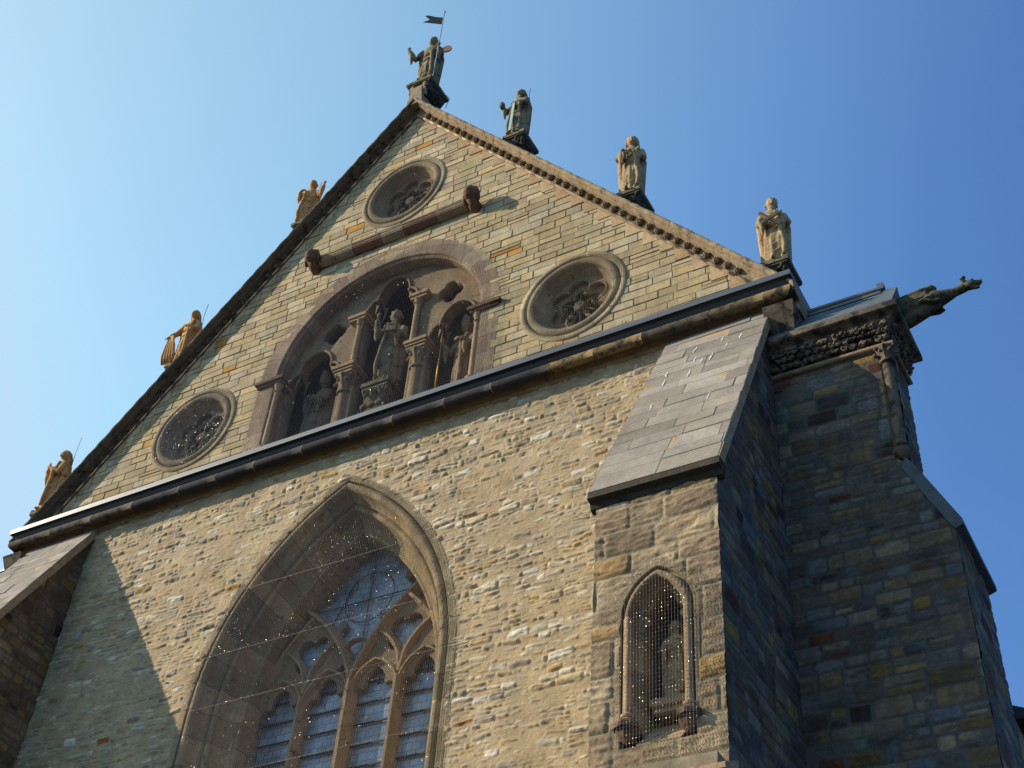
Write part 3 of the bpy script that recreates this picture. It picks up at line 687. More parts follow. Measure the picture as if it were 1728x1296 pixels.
mb = MB()
# two sub-arches; the inner limb of each runs on to the main arch
R1 = 2.55
for s in (-1, 1):
    A1 = arc3((0.0, -4.50), (.40, -3.68), (1.30, -2.82), 24)          # from the middle mullion outward to the main arch
    bar(mb, [(s*x, z) for x, z in A1], .155, .30, .845)
    A2 = [(1.80-x, z) for x, z in A1 if x < .92]
    bar(mb, [(s*x, z) for x, z in A2], .15, .30, .849)
    # light heads
    for k, cxm in enumerate((.45, 1.35)):
        r2 = .62; zl = -4.82
        b1 = [(s*x, z) for x, z in arcp(cxm-.45+r2, zl, r2, cxm-.45, cxm+.02, 10)]; b2 = [(s*x, z) for x, z in arcp(cxm+.45-r2, zl, r2, cxm+.45, cxm-.02, 10)]
        bar(mb, b1, .09, .22, .872+.003*k); bar(mb, b2, .09, .22, .876+.003*k)
    # limbs of the little quatrefoil above the pair
    bar(mb, [(s*x, z) for x, z in arcp(.90+1.0, -4.55, 1.0, .90, 1.45, 10)], .12, .22, .884)
    bar(mb, [(s*x, z) for x, z in arcp(.90-1.0, -4.55, 1.0, .90, .35, 10)], .12, .22, .888)
    bar(mb, [(s*x, z) for x, z in arcp(.02, -3.98, .25, 0.0, .22, 6)], .05, .1, .9)
tr = mb.done('tracery', M['tan'], gw)
def cusp(x, z, ang, L=.20, w=.09):
    d = Vector((math.cos(ang), 0, math.sin(ang))); n = Vector((-d.z, 0, d.x)); p = Vector((x, .98, z))
    mb = MB(); mb.prism([p-n*w*1.2, p+d*L*.45-n*w*.45, p+d*L-n*w*.8, p+d*L*1.25, p+d*L+n*w*.8, p+d*L*.45+n*w*.45, p+n*w*1.2], (0, .10, 0)); mb.done('tracery_cusp', M['brown'], gw)
def light_plate(cx_, s):
    outer = [(cx_-.45, -5.02)]+[(cx_+x, z) for x, z in parch(.45, -4.82, .62, 0, 10)]+[(cx_+.45, -5.02)]
    w = .30; top = -4.36; inn = [(cx_-.40, -5.02)]
    inn += [(cx_-.40+.02*math.sin(R_(a)), -5.0+.14*a/180) for a in range(20, 181, 40)]
    inn += [(cx_-.285-.10*math.cos(R_(a)), -4.80+.14*math.sin(R_(a))) for a in range(-30, 150, 20)]
    inn += [(cx_-.175, -4.62), (cx_-.19, -4.54), (cx_-.12, -4.42), (cx_, top+.03)]
    inn = inn+[(2*cx_-x, z) for x, z in inn[::-1][1:]]
    poly = [(s*x, z) for x, z in outer+inn[::-1]]
    plate('foiled_light_head', [poly], .09, .012, M['brown'], gw, .95)
for s in (-1, 1):
    for cxm in (.45, 1.35): light_plate(cxm, s)
    L_ = [(x, z) for x, z in A1 if .16 < x < .88]; dia = [(.90, -4.62), (.70, -4.36), (.48, -4.22), (.30, -4.20)]+L_+[(.90, L_[-1][1]+.01)]+[(1.80-x, z) for x, z in L_[::-1]]+[(1.50, -4.20), (1.32, -4.22), (1.10, -4.36)]
    plate('quatrefoil_plate', [[(s*x, z) for x, z in dia], foil(4, .16, .20, rot=R_(45), n=72, cx=s*.90, cz=-3.80)], .09, .012, M['brown'], gw, .955)
    cusp(s*.50, -3.50, math.atan2(.75, -s*.6), .20, .09); cusp(s*.98, -2.62, math.atan2(-.3, -s), .22, .10)
# glass
gmat = bpy.data.materials.new('leaded_glass'); gmat.use_nodes = True; n = gmat.node_tree.nodes; l = gmat.node_tree.links; b = n["Principled BSDF"]
tc = n.new("ShaderNodeTexCoord"); mp = n.new("ShaderNodeMapping"); mp.inputs["Rotation"].default_value = (math.pi/2, 0, 0); l.new(tc.outputs["Object"], mp.inputs[0])
br = n.new("ShaderNodeTexBrick"); br.inputs["Scale"].default_value = 1; br.inputs["Brick Width"].default_value = .16; br.inputs["Row Height"].default_value = .13; br.inputs["Mortar Size"].default_value = .006; br.offset = .5
br.inputs["Color1"].default_value = (*hexlin(128, 158, 182), 1); br.inputs["Color2"].default_value = (*hexlin(160, 178, 192), 1); br.inputs["Mortar"].default_value = (*hexlin(92, 112, 130), 1); br.inputs["Bias"].default_value = 0  # blue-grey panes: the reflected sky is painted into their colour
l.new(mp.outputs[0], br.inputs[0])
nz = n.new("ShaderNodeTexNoise"); nz.inputs["Scale"].default_value = 3; nz.inputs["Detail"].default_value = 5; l.new(tc.outputs["Object"], nz.inputs[0])
vr = n.new("ShaderNodeMapRange"); vr.inputs[1].default_value = .3; vr.inputs[2].default_value = .7; vr.inputs[3].default_value = .55; vr.inputs[4].default_value = 1.35; l.new(nz.outputs[0], vr.inputs[0])
vs = n.new("ShaderNodeVectorMath"); vs.operation = 'SCALE'; l.new(br.outputs[0], vs.inputs[0]); l.new(vr.outputs[0], vs.inputs["Scale"]); l.new(vs.outputs[0], b.inputs["Base Color"])
b.inputs["Roughness"].default_value = .12; b.inputs["IOR"].default_value = 1.7
bp = n.new("ShaderNodeBump"); bp.inputs["Strength"].default_value = .25; bp.inputs["Distance"].default_value = .02; l.new(nz.outputs[0], bp.inputs["Height"]); l.new(bp.outputs[0], b.inputs["Normal"])
mb = MB(); pts = parch(1.80, WZS, 3.95, 0, 20, -9.4); mb.add([(x, 1.10, z) for x, z in pts], [tuple(range(len(pts)))[::-1]]); gl = mb.done('window_glass', gmat, gw)
mb = MB()
z = -9.2
while z < -4.3:
    mb.box(-1.75, 1.75, 1.05, 1.075, z-.013, z+.013); z += .36
for s in (-.45, .45, -1.35, 1.35): mb.tube([(s, 1.06, -4.6), (s, 1.06, -3.2)], .009, 5)
for (x0, z0, x1, z1) in ((-1.2, -2.9, 1.2, -2.9), (0, -4.0, 0, -1.7), (-.8, -3.5, -.3, -2.4)): mb.tube([(x0, 1.06, z0), (x1, 1.06, z1)], .010, 5)
mb.tube([(x, 1.055, z) for x, z in arc_pts(0, -2.85, .48, 0, 360, 36)], .008, 6)
mb.done('saddle_bars', M['iron'], gw)

# --- front buttresses (steep weathered slab coping, niche in the right one)
BX0, BX1, BY = 5.95, 7.5, -2.4
TOPZ = -.45; BOTZ = -5.12
nx0, nx1, nzs = 6.25, 7.22, -7.05      # niche outer half
NCX = (nx0+nx1)/2
PAL_C = [(150, 142, 130), (146, 138, 126), (154, 146, 134), (142, 133, 120), (150, 140, 124)]
for s in (1, -1):
    xa, xb = (BX0, BX1) if s > 0 else (-BX1, -BX0)
    # core
    mb = MB()
    sec = [(.06, -.40), (BY+.03, -5.10), (BY+.03, -5.16)]
    if s > 0:
        mb.prism([(xa+.02, .06, -.42), (xa+.02, BY+.04, -5.10), (xa+.02, BY+.04, -6.0), (xa+.02, .06, -6.0)], (xb-xa-.04, 0, 0))
        mb.box(xa+.02, 6.32, BY+.04, .06, -9.0, -6.0); mb.box(7.14, xb-.02, BY+.04, .06, -9.0, -6.0); mb.box(6.32, 7.14, BY+.62, .06, -9.0, -6.0); mb.box(6.3, 7.16, BY+.06, BY+.7, -9.0, -8.62); mb.box(xa+.02, xb-.02, BY-.28, .06, GZ, -9.0)
    else:
        mb.prism([(xa+.02, .06, -.42), (xa+.02, BY+.04, -5.10), (xa+.02, BY+.04, GZ), (xa+.02, .06, GZ)], (xb-xa-.04, 0, 0))
    bt = mb.done('buttress', M['bodyst'], CH)
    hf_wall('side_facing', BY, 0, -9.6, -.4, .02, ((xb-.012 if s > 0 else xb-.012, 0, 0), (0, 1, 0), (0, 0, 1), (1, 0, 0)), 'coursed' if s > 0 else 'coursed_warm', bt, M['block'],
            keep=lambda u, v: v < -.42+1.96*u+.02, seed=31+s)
    nf = (lambda u, v: ~(in_parch(u-NCX, v, .44, nzs, .66) & (v > -8.62))) if s > 0 else None
    hf_wall('front_facing', xa, xb, -9.0 if s > 0 else -9.6, -5.15, .018, ((0, BY, 0), (1, 0, 0), (0, 0, 1), (0, -1, 0)), 'block', bt, M['block'], keep=nf, seed=41+s)
    # coping slabs on the slope
    L = math.hypot(2.42, 4.72); vs_ = (0, 2.42/L, 4.72/L); nn = (0, -4.72/L, 2.42/L)
    mb = MB(); o = Vector((0, BY-.10, BOTZ-.06)); Vv = Vector(vs_); Nn = Vector(nn)
    p = [o-Nn*.13, o, o+Vv*(L+.02), o+Vv*(L+.02)-Nn*.13]
    mb.prism([(xa-.07, q.y, q.z) for q in p], (xb-xa+.15, 0, 0)); cp = mb.done('coping', M['coping1'] if 'coping1' in M else M['tan'], bt)
    cells('coping_slabs', xa-.07, xb+.08, 0, L+.02, (.28, .40), (.5, 1.1), (o+Nn*.002, (1, 0, 0), vs_, nn), cp, M['coping'], PAL_C, joint=.011, relief=(.0, .008), mcol=(96, 90, 80), seed=51+s, jit=.003)
    if s > 0:     # lime streaks bleeding out of joints
        mb = MB(); rs = random.Random(5)
        for k in range(13):
            u = rs.uniform(xa+.25, xb-.25); v = rs.uniform(2.0, 4.7); q = o+Vv*v+Nn*.0125; V_ = []; n_ = 6
            for t in range(n_+1):
                wdt = .012*math.sin(math.pi*(t+.4)/(n_+.8))*rs.uniform(.5, 1.3); c_ = Vector((u+rs.uniform(-.015, .015), q.y, q.z))-Vv*t*.045; V_ += [c_-Vector((wdt, 0, 0)), c_+Vector((wdt, 0, 0))]
            mb.add(V_, [(2*t, 2*t+1, 2*t+3, 2*t+2) for t in range(n_)])
        mb.done('lime_streaks', M['lime'] if 'lime' in M else plain('lime_bloom', (.62, .62, .60), .8), cp)
    mb = MB(); mb.prism([(xa-.07, BY-.10, BOTZ-.07), (xa-.07, BY-.12, BOTZ-.17), (xa-.07, BY-.04, BOTZ-.20), (xa-.07, BY-.02, BOTZ-.27), (xa-.07, BY+.05, BOTZ-.30), (xa-.07, BY+.1, BOTZ-.08)], (xb-xa+.15, 0, 0)); mb.done('drip_moulding', M['dark'], bt)
    if s > 0:
        # niche
        PN = [(150, 134, 104), (140, 122, 92), (158, 140, 106), (132, 116, 92)]
        mb = MB(); prof = [(-.02, .02), (0, -.012), (.055, -.016), (.065, .05), (.09, .06)]+[(.135+.042*math.cos(R_(a)), .02-.042*math.sin(R_(a))) for a in range(180, -31, -35)]+[(.19, .08), (.20, .14), (.235, .16), (.245, .24), (.25, .62)]
        arch_sweep(mb, prof, .49, nzs, .70, -8.40, cx=NCX, y0=BY, pal=PN, seed=4, n=16); ni = mb.done('statue_niche', M['trim'], bt, smooth=True, cols=True); smooth_by_angle(ni, 45)
        # trefoil cusps inside the head
        pts = parch(.25, nzs+.02, .46, 0, 10); out = pts[::-1]
        inn = [(-.245, nzs-.05)]+[(-.245+.07*math.sin(R_(a)), nzs+.0+.14*a/180) for a in range(0, 181, 20)]+[(-.17+.02*k, nzs+.16+.055*k) for k in range(1, 6)]
        inn = inn+[(-x, z) for x, z in inn[::-1]]
        plate('niche_trefoil', [[(x, z) for x, z in [(-.27, nzs-.05)]+parch(.27, nzs, .48, 0, 10)+[(.27, nzs-.05)]]+[(x, z) for x, z in inn[::-1]]], .08, .012, M['tan'], ni, BY+.20, NCX, 0)
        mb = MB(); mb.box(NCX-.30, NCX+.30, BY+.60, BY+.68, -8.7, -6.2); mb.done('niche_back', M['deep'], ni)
        mb = MB(); mb.prism([(NCX-.25, BY+.005, -8.60), (NCX-.25, BY+.62, -8.02), (NCX-.25, BY+.62, -8.7), (NCX-.25, BY+.03, -8.7)], (.5, 0, 0)); mb.done('niche_sill', M['tan'], ni)
        mb = MB(); mb.box(NCX-.2, NCX+.24, BY+.22, BY+.6, -8.06, -7.98); mb.box(NCX-.17, NCX+.21, BY+.26, BY+.6, -8.13, -8.061); mb.done('niche_shelf', M['tan'], ni)
        for q in (-1, 1):
            x = NCX+q*.355
            mb = MB(); mb.lathe([(.05, -7.08), (.05, -8.22), (.075, -8.24), (.075, -8.27), (.055, -8.28), (.10, -8.31), (.10, -8.34)], x, BY+.015, 14); mb.ball((x, BY+.015, -7.07), .052, 10, 6)
            o_ = mb.done('niche_shaft', M['tan'], ni, smooth=True); smooth_by_angle(o_)
            mb = MB(); mb.lathe([(.13, -8.34), (.145, -8.37), (.145, -8.42)], x, BY+.0, 8); mb.lathe([(.145, -8.42), (.10, -8.50), (.05, -8.56), (.0, -8.58)], x, BY+.03, 8); mb.done('shaft_corbel', M['dkbrown'], ni)
        # set-off under the niche
        mb = MB(); mb.prism([(xa-.02, BY+.02, -8.98), (xa-.02, BY-.34, -9.16), (xa-.02, BY-.34, -9.22), (xa-.02, BY-.25, -9.30), (xa-.02, BY+.02, -9.30)], (xb-xa+.10, 0, 0)); mb.done('set_off', M['tan'], bt)

# --- corner buttresses standing out sideways at both ends of the facade
for s in (1, -1):
    mb = MB(); X0, X1, X2 = 7.52, 9.20, 9.62
    def bx(mb, a, b, y0, y1, z0, z1): mb.box(min(s*a, s*b), max(s*a, s*b), y0, y1, z0, z1)
    bx(mb, X0, X1-.02, .03, .80, -4.1, -1.3); bx(mb, X0, X2-.02, .03, 1.45, GZ, -5.05)
    mb.prism([(s*X0, .03, -4.0), (s*(X1+.02), .03, -4.02), (s*X2, .03, -5.05), (s*X0, .03, -5.05)][::-s], (0, 1.40, 0))
    cb = mb.done('corner_buttress', M['bodyst'], CH)
    if s > 0:
        ff = (lambda u, v: (u < X1-.16) & (v > -3.9) | ((v <= -3.9) & (u < np.minimum(X2, X1+.02+(-4.02-v)*.42))))
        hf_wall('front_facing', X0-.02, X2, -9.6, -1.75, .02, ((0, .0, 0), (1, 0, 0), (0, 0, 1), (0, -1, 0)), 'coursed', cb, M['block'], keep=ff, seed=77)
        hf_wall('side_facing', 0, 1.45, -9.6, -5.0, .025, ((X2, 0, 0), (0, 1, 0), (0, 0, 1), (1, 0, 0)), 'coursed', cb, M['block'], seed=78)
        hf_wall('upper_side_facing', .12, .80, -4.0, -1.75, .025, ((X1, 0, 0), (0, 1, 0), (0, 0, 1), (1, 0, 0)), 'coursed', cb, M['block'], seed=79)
    # sloped set-off with projecting drip edge
    mb = MB(); d = Vector((.44, 0, -1.02)).normalized(); 
    pr_ = [(s*(X1-.02), -.03, -3.90), (s*(X1+.06), -.03, -4.02), (s*(X2+.10), -.03, -5.03), (s*(X2+.10), -.03, -5.10), (s*(X2+.02), -.03, -5.13), (s*X0, -.03+.0, -5.13)]
    mb.prism([(s*(X1-.03), -.028, -3.86), (s*(X1+.05), -.028, -3.98), (s*(X2+.10), -.028, -5.02), (s*(X2+.10), -.028, -5.10), (s*(X2+.0), -.028, -5.14), (s*(X2-.06), -.028, -5.04), (s*(X1-.10), -.028, -4.02)][::-s], (0, 1.56, 0))
    mb.done('weathered_set_off', M['dark2'] if 'dark2' in M else M['leadroof'], cb)
    # nook shaft at the front outer corner
    mb = MB(); x, y = s*(X1-.07), .05
    mb.lathe([(.08, -3.62), (.08, -2.10)], x, y, 14); mb.lathe([(.03, -3.86), (.09, -3.78), (.12, -3.74), (.13, -3.70), (.11, -3.66), (.12, -3.63), (.085, -3.6)], x, y, 14)
    capital(mb, x, y, -2.10, .085, .24, .17); o_ = mb.done('nook_shaft', M['capdark'], cb, smooth=True); smooth_by_angle(o_)
    # cornice: lower roll, leaf frieze, drip slab
    def ring_box(name, prof, mat, smooth=False):
        mb = MB(); rows = []
        for (px, py, sx, sy) in ((X0-.1, 0, 0, -1), (X1, 0, 1, -1), (X1, .80, 1, 1), (X0-.1, .80, 0, 1)): rows.append([(s*(px+sx*o), py+sy*o, z) for o, z in prof])
        strip(mb, rows, flip=(s < 0)); o_ = mb.done(name, mat, cb, smooth=False); return o_
    ring_box('cornice_roll', [(-.02, -1.88)]+[(.03+.045*math.cos(R_(a)), -1.825+.045*math.sin(R_(a))) for a in range(-100, 101, 25)]+[(-.02, -1.78)], M['brown'])
    ring_box('frieze', [(-.01, -1.80), (.01, -1.78), (.03, -1.60), (.10, -1.44), (.12, -1.42), (-.02, -1.40)], M['capdark'])
    ring_box('buttress_cornice', [(.08, -1.43), (.12, -1.41), (.125, -1.37), (.17, -1.34), (.22, -1.32), (.24, -1.30), (.24, -1.20), (-.2, -1.05)], M['capdark'])
    mb = MB(); rs = random.Random(9); pts = [(X0+.05+.115*i, -.055, 0) for i in range(15)]+[(X1+.055, .03+.125*i, 1) for i in range(7)]
    for (a, b_, f) in pts:
        ox, oy = ((s*1, 0) if f else (0, -1)); tx, ty = (0, 1) if f else (1, 0)
        for t, (zz, out) in enumerate(((-1.70, .015), (-1.58, .04), (-1.49, .075))):
            q = rs.uniform(-.03, .03)+(.05 if t == 1 else 0); p0 = Vector((s*a+ox*out+tx*q, b_+oy*out+ty*q, zz))
            mb.ball(p0, (.022+.038*tx, .022+.038*ty, rs.uniform(.045, .065)), 8, 6, fn=lambda d: 1+.25*math.sin(7*d.x+5*d.y)*abs(d.z))
            for w in (-1, 1): mb.ball(p0+Vector((ox*.02+tx*w*.035, oy*.02+ty*w*.035, rs.uniform(-.03, .03))), rs.uniform(.016, .026), 6, 5)
        p0 = (s*a, b_)
        if rs.random() < .5: mb.ball((p0[0]+ox*.10, p0[1]+oy*.10, -1.47), rs.uniform(.024, .036), 7, 5)
    mb.done('leaf_carving', M['capdark'], cb, smooth=True)
    # gabled stone and lead roof with ridge
    mb = MB(); mb.prism([(s*(X0-.3), -.20, -1.17), (s*(X0-.3), .40, -.30), (s*(X0-.3), 1.0, -1.17)], (s*(X1+.18-X0+.3), 0, 0)); mb.done('buttress_roof', M['leadroof'], cb)
    mb = MB(); mb.tube([(s*(X0-.2), .40, -.27), (s*(X1+.0), .40, -.27)], .055, 10); mb.prism([(s*(X0-.2), .27, -.46), (s*(X0-.2), .40, -.255), (s*(X0-.2), .53, -.46)], (s*(X1-.05-X0+.2), 0, 0)); mb.box(min(s*(X1-.1), s*X1), max(s*(X1-.1), s*X1), .34, .46, -.30, -.18)
    mb.done('ridge_roll', M['lead'], cb)
    # gargoyle
    if s > 0:
        gx = X1+.10
        rem = MB(); Y = .40
        rem.tube([(gx-.1, Y, -.95), (gx+.15, Y, -.92), (gx+.40, Y, -.87), (gx+.60, Y, -.82), (gx+.74, Y, -.81), (gx+.86, Y, -.79), (gx+1.0, Y, -.75)], [.21, .19, .175, .165, .12, .08, .085], 16)
        rem.tube([(gx-.05, Y, -1.22), (gx+.20, Y, -1.12), (gx+.46, Y, -1.0), (gx+.62, Y, -.93)], [.13, .13, .12, .07], 12)     # haunches and belly
        rem.tube([(gx+.84, Y-.08, -.80), (gx+.87, Y, -.87), (gx+.84, Y+.08, -.80), (gx+.82, Y, -.71), (gx+.84, Y-.08, -.80)], .026, 8)       # collar
        rem.ball((gx+1.08, Y, -.735), (.115, .085, .09), 16, 12)
        rem.tube([(gx+1.12, Y, -.715), (gx+1.24, Y, -.74)], [.06, .048], 10); rem.tube([(gx+1.10, Y, -.80), (gx+1.21, Y, -.845)], [.045, .028], 8)   # muzzle, dropped jaw
        for q in (-1, 1):
            rem.ball((gx+1.25, Y+q*.025, -.715), .018, 6, 5); rem.ball((gx+1.13, Y+q*.055, -.675), .028, 8, 6)
            rem.tube([(gx+1.03, Y+q*.06, -.67), (gx+.99, Y+q*.10, -.61), (gx+1.03, Y+q*.11, -.585), (gx+1.06, Y+q*.09, -.62)], [.035, .03, .024, .014], 7)
            rem.tube([(gx+.56, Y+q*.12, -.86), (gx+.42, Y+q*.19, -.95), (gx+.58, Y+q*.15, -1.0), (gx+.66, Y+q*.12, -.98)], [.075, .05, .04, .04], 8)     # fore leg drawn up
            rem.tube([(gx-.02, Y+q*.12, -.74), (gx+.2, Y+q*.13, -.715), (gx+.42, Y+q*.12, -.67), (gx+.58, Y+q*.10, -.625), (gx+.63, Y+q*.09, -.66)], [.07, .07, .075, .07, .03], 8)       # folded wing
            for w_ in range(3): rem.tube([(gx+.02, Y+q*.2, -.80-.05*w_), (gx+.50, Y+q*.17, -.74-.04*w_)], [.018, .02], 6)
        remesh_items = rem
        def remesh_obj(mb, name, mat, parent, vox):
            me = bpy.data.meshes.new("t"); me.from_pydata(mb.v, [], mb.f); t = bpy.data.objects.new("t", me); COL.objects.link(t)
            md = t.modifiers.new("r", 'REMESH'); md.mode = 'VOXEL'; md.voxel_size = vox; md.use_smooth_shade = True
            ms = t.modifiers.new('s', 'SMOOTH'); ms.factor = .5; ms.iterations = 1
            dg = bpy.context.evaluated_depsgraph_get(); dg.update(); out = bpy.data.meshes.new_from_object(t.evaluated_get(dg)); bpy.data.objects.remove(t)
            out.name = name; out.materials.clear(); out.polygons.foreach_set("use_smooth", np.ones(len(out.polygons), dtype=bool)); return link(name, out, parent, [mat])
        rem.v = [(v[0], Y+(v[1]-Y)*.85, -.80+(v[2]+.80)*.82+.0) for v in rem.v]
        remesh_obj(rem, 'gargoyle', M['gstone'], cb, .012)
# lower roof edge far back on the right
mb = MB(); mb.prism([(7.7, 2.0, -5.6), (9.75, 2.0, -6.55), (9.75, 2.0, -6.65), (7.7, 2.0, -6.65)], (0, 10, 0)); mb.done('aisle_roof', M['slate'], CH)
mb = MB(); mb.box(7.7, 9.55, 2.0, 12, GZ, -6.6); mb.done('aisle_wall', M['bodyst'], CH)

# --- plinths for the roof figures
def leafy(mb, x0, x1, y, z0, z1, rs, n):
    for _ in range(n):
        u = rs.uniform(x0, x1); t = rs.random(); mb.ball((u, y+t*.05+rs.uniform(-.01, .01), z1-(z1-z0)*t), (rs.uniform(.03, .055), .035, rs.uniform(.03, .06)), 7, 5)
PZ = {}
def plinth(x, ztop, hw, y0, y1, low, name='plinth', mat='olive', rear=.0):
    mb = MB(); mb.box(x-hw, x+hw, y0, y1, ztop-.085, ztop); mb.box(x-hw+.02, x+hw-.02, y0+.02, y1-.02, ztop-.12, ztop-.086)
    o = mb.done(name, M[mat], CH)
    mb = MB(); a, b = hw-.04, hw*.62
    v = [(x-a, y0+.04, ztop-.12), (x+a, y0+.04, ztop-.12), (x+a, y1-.04, ztop-.12), (x-a, y1-.04, ztop-.12), (x-b, y0+.16, low), (x+b, y0+.16, low), (x+b, y1-.14, low), (x-b, y1-.14, low)]
    mb.add(v, [(0, 1, 5, 4), (1, 2, 6, 5), (2, 3, 7, 6), (3, 0, 4, 7), (0, 3, 2, 1), (4, 5, 6, 7)])
    rs = random.Random(int(abs(x)*100)+3)
    for t in range(46):
        k = rs.random(); w = a+(b-a)*k; z = ztop-.14-(ztop-.12-low)*k; f = rs.randrange(3)
        p = (x+rs.uniform(-w, w), y0+.04+.12*k, z) if f == 0 else (x+(w if f == 1 else -w), rs.uniform(y0+.1, y1-.1), z)
        mb.ball(p, (rs.uniform(.03, .05), rs.uniform(.025, .045), rs.uniform(.03, .06)), 7, 5)
    mb.done('leaf_console', M['dark'], o, smooth=True)
SIDE = [(2.63, 6.88), (5.18, 3.67), (7.70, .60)]
for s in (-1, 1):
    for x, z in SIDE: plinth(s*x, z, .245, -.12, .52, z-.55)
plinth(0, 10.30, .33, -.22, .55, 9.75)
mb = MB()
for sx in (-.16, .16): mb.lathe([(.05, 9.70), (.045, 10.0), (.07, 10.04), (.09, 10.14)], sx, -.12, 10)
mb.done('plinth_colonnette', M['cap'], CH)

# ================================================================== STATUES
def figure(name, label, loc, H, rz, mat, arms, group=None, hair='long', beard=False, base=None, lean=0, folds=9, wide=1.0, seed=1, extras=None, cape=True, headturn=0, crown=False):
    rs = random.Random(seed); s = H/1.68; wide *= .88
    root = empty(name, loc, R_(rz), s); tag(root, label, 'statue', group or 'stone figures standing on and in the gable')
    mb = MB(); nz, nt = 34, 48; v = []
    prof = [(0, .215, .185), (.08, .205, .18), (.35, .19, .165), (.62, .185, .155), (.88, .18, .145), (1.05, .19, .14), (1.2, .215, .135), (1.31, .20, .12), (1.375, .12, .09), (1.42, .066, .066), (1.5, .058, .06)]
    for i in range(nz+1):
        z = 1.5*i/nz
        for a, b in zip(prof, prof[1:]):
            if a[0] <= z <= b[0]: t = (z-a[0])/(b[0]-a[0]); rx = a[1]+(b[1]-a[1])*t; ry = a[2]+(b[2]-a[2])*t; break
        fade = max(0, min(1, (1.15-z)/.6)); ofx = lean*math.sin(z*2.0)*.05
        for k in range(nt):
            th = 2*math.pi*k/nt
            f = 1+fade*(.12*(1-abs(math.sin(folds*.5*th+.8*math.sin(z*2.2+seed)))**.7*2)*-.8+.05*math.sin(folds*1.9*th+z*3+seed*2))
            knee = .05*math.exp(-((z-.55)/.18)**2)*max(0, math.cos(th+math.pi/2-.45*(1 if seed % 2 else -1)))**4
            v.append((wide*rx*f*math.cos(th)+ofx, ry*f*math.sin(th)-knee*math.sin(-math.pi/2)*-1*1.0 if 0 else ry*f*math.sin(th)-knee, z))
    fcs = [(i*nt+k, i*nt+(k+1) % nt, (i+1)*nt+(k+1) % nt, (i+1)*nt+k) for i in range(nz) for k in range(nt)]+[tuple(range(nt))[::-1], tuple(range(nz*nt, (nz+1)*nt))]
    mb.add(v, fcs)
    for q in (-.08, .08): mb.ball((q, -.19, .03), (.045, .09, .04), 10, 8)       # toes
    # mantle swags across the front and a long edge falling from the shoulder
    sg = 1 if seed % 2 else -1
    for k in range(5):
        z0 = 1.12-.15*k+rs.uniform(-.02, .02); sag = .06+.05*k; pts = []
        for t in range(9):
            u = -1+2*t/8; th = -math.pi/2+u*1.15+.1*sg; rx, ry = wide*(.18+.002*k), .135+.006*k
            pts.append((rx*math.cos(th), ry*math.sin(th)-.01, z0+sg*u*(.16+.01*k)-sag*(1-u*u)))
        mb.tube(pts, [.008, .016, .022, .026, .028, .026, .022, .016, .008], 7)
    mb.tube([(sg*.13, -.12, 1.30), (sg*.06, -.165, 1.05), (sg*.10, -.19, .7), (sg*.13, -.20, .35), (sg*.10, -.20, .12)], [.03, .04, .035, .04, .03], 8)
    if cape:
        for q in (-1, 1): mb.tube([(q*.17*wide, .0, 1.30), (q*.22*wide, .03, 1.0), (q*.20*wide, .05, .5), (q*.19*wide, .05, .15)], [.05, .07, .065, .06], 10)
        mb.tube([(0, .06, 1.33), (0, .10, 1.0), (0, .12, .5), (0, .12, .05)], [.12, .14, .14, .13], 12)
    # head
    def hf(d):
        k = 1.0
        if d.y < 0:
            k += .24*math.exp(-(d.x**2*60+(d.z+.05)**2*20)); k -= .17*math.exp(-((abs(d.x)-.36)**2*70+(d.z-.16)**2*90)); k += .05*math.exp(-(d.x**2*5+(d.z-.34)**2*90))
            k -= .05*math.exp(-(d.x**2*12+(d.z+.42)**2*260)); k += .06*math.exp(-(d.x**2*10+(d.z+.75)**2*30))
        return k
    rotm = Matrix.Rotation(R_(headturn), 3, 'Z') @ Matrix.Rotation(R_(17), 3, 'X'); hc = Vector((lean*.01, -.025, 1.565))
    mb.ball(hc, (.090, .108, .125), 32, 26, rot=rotm, fn=hf)
    hh = lambda p: hc+rotm @ Vector(p)
    mb.ball(hh((0, .022, .022)), (.098, .10, .118), 18, 14)
    if hair == 'long':
        for q in (-1, 1): mb.tube([hh((q*.03, -.02, .11)), hh((q*.085, .0, .05)), hh((q*.10, .02, -.05)), hh((q*.10, .03, -.15)), hh((q*.09, .01, -.22))], [.03, .035, .038, .036, .02], 8)
        mb.tube([hh((0, .06, .05)), hh((0, .09, -.08)), hh((0, .08, -.2))], [.08, .07, .06], 10)
    if hair == 'curly':
        for k in range(34):
            a = rs.uniform(0, 6.28); e = rs.uniform(-.2, 1.4); d = Vector((math.cos(a)*math.cos(e), math.sin(a)*math.cos(e), math.sin(e)))
            if d.y < -.35 and d.z < .6: continue
            mb.ball(hh((d.x*.10, d.y*.11+.015, d.z*.125+.01)), .024, 6, 5)
    if hair == 'veil':
        mb.tube([hh((0, .045, .06)), hh((0, .075, -.05)), hh((0, .085, -.2)), hh((0, .08, -.34))], [.095, .11, .12, .15], 14)
        mb.ball(hh((0, .045, .03)), (.108, .105, .118), 16, 12)
    if hair == 'mitre':
        mb.add([hh(p) for p in [(-.08, -.05, .07), (.08, -.05, .07), (.08, .08, .07), (-.08, .08, .07), (-.09, -.03, .16), (.09, -.03, .16), (0, -.02, .27), (-.09, .06, .16), (.09, .06, .16), (0, .05, .27)]], [(0, 1, 5, 4), (4, 5, 6), (3, 7, 8, 2), (7, 9, 8), (0, 4, 7, 3), (1, 2, 8, 5), (4, 6, 9, 7), (5, 8, 9, 6), (0, 3, 2, 1)])
    if beard: mb.ball(hh((0, -.07, -.11)), (.06, .045, .085), 10, 8); [mb.tube([hh((q*.03, -.085, -.08)), hh((q*.035, -.09, -.17))], [.024, .01], 6) for q in (-1, 0, 1)]
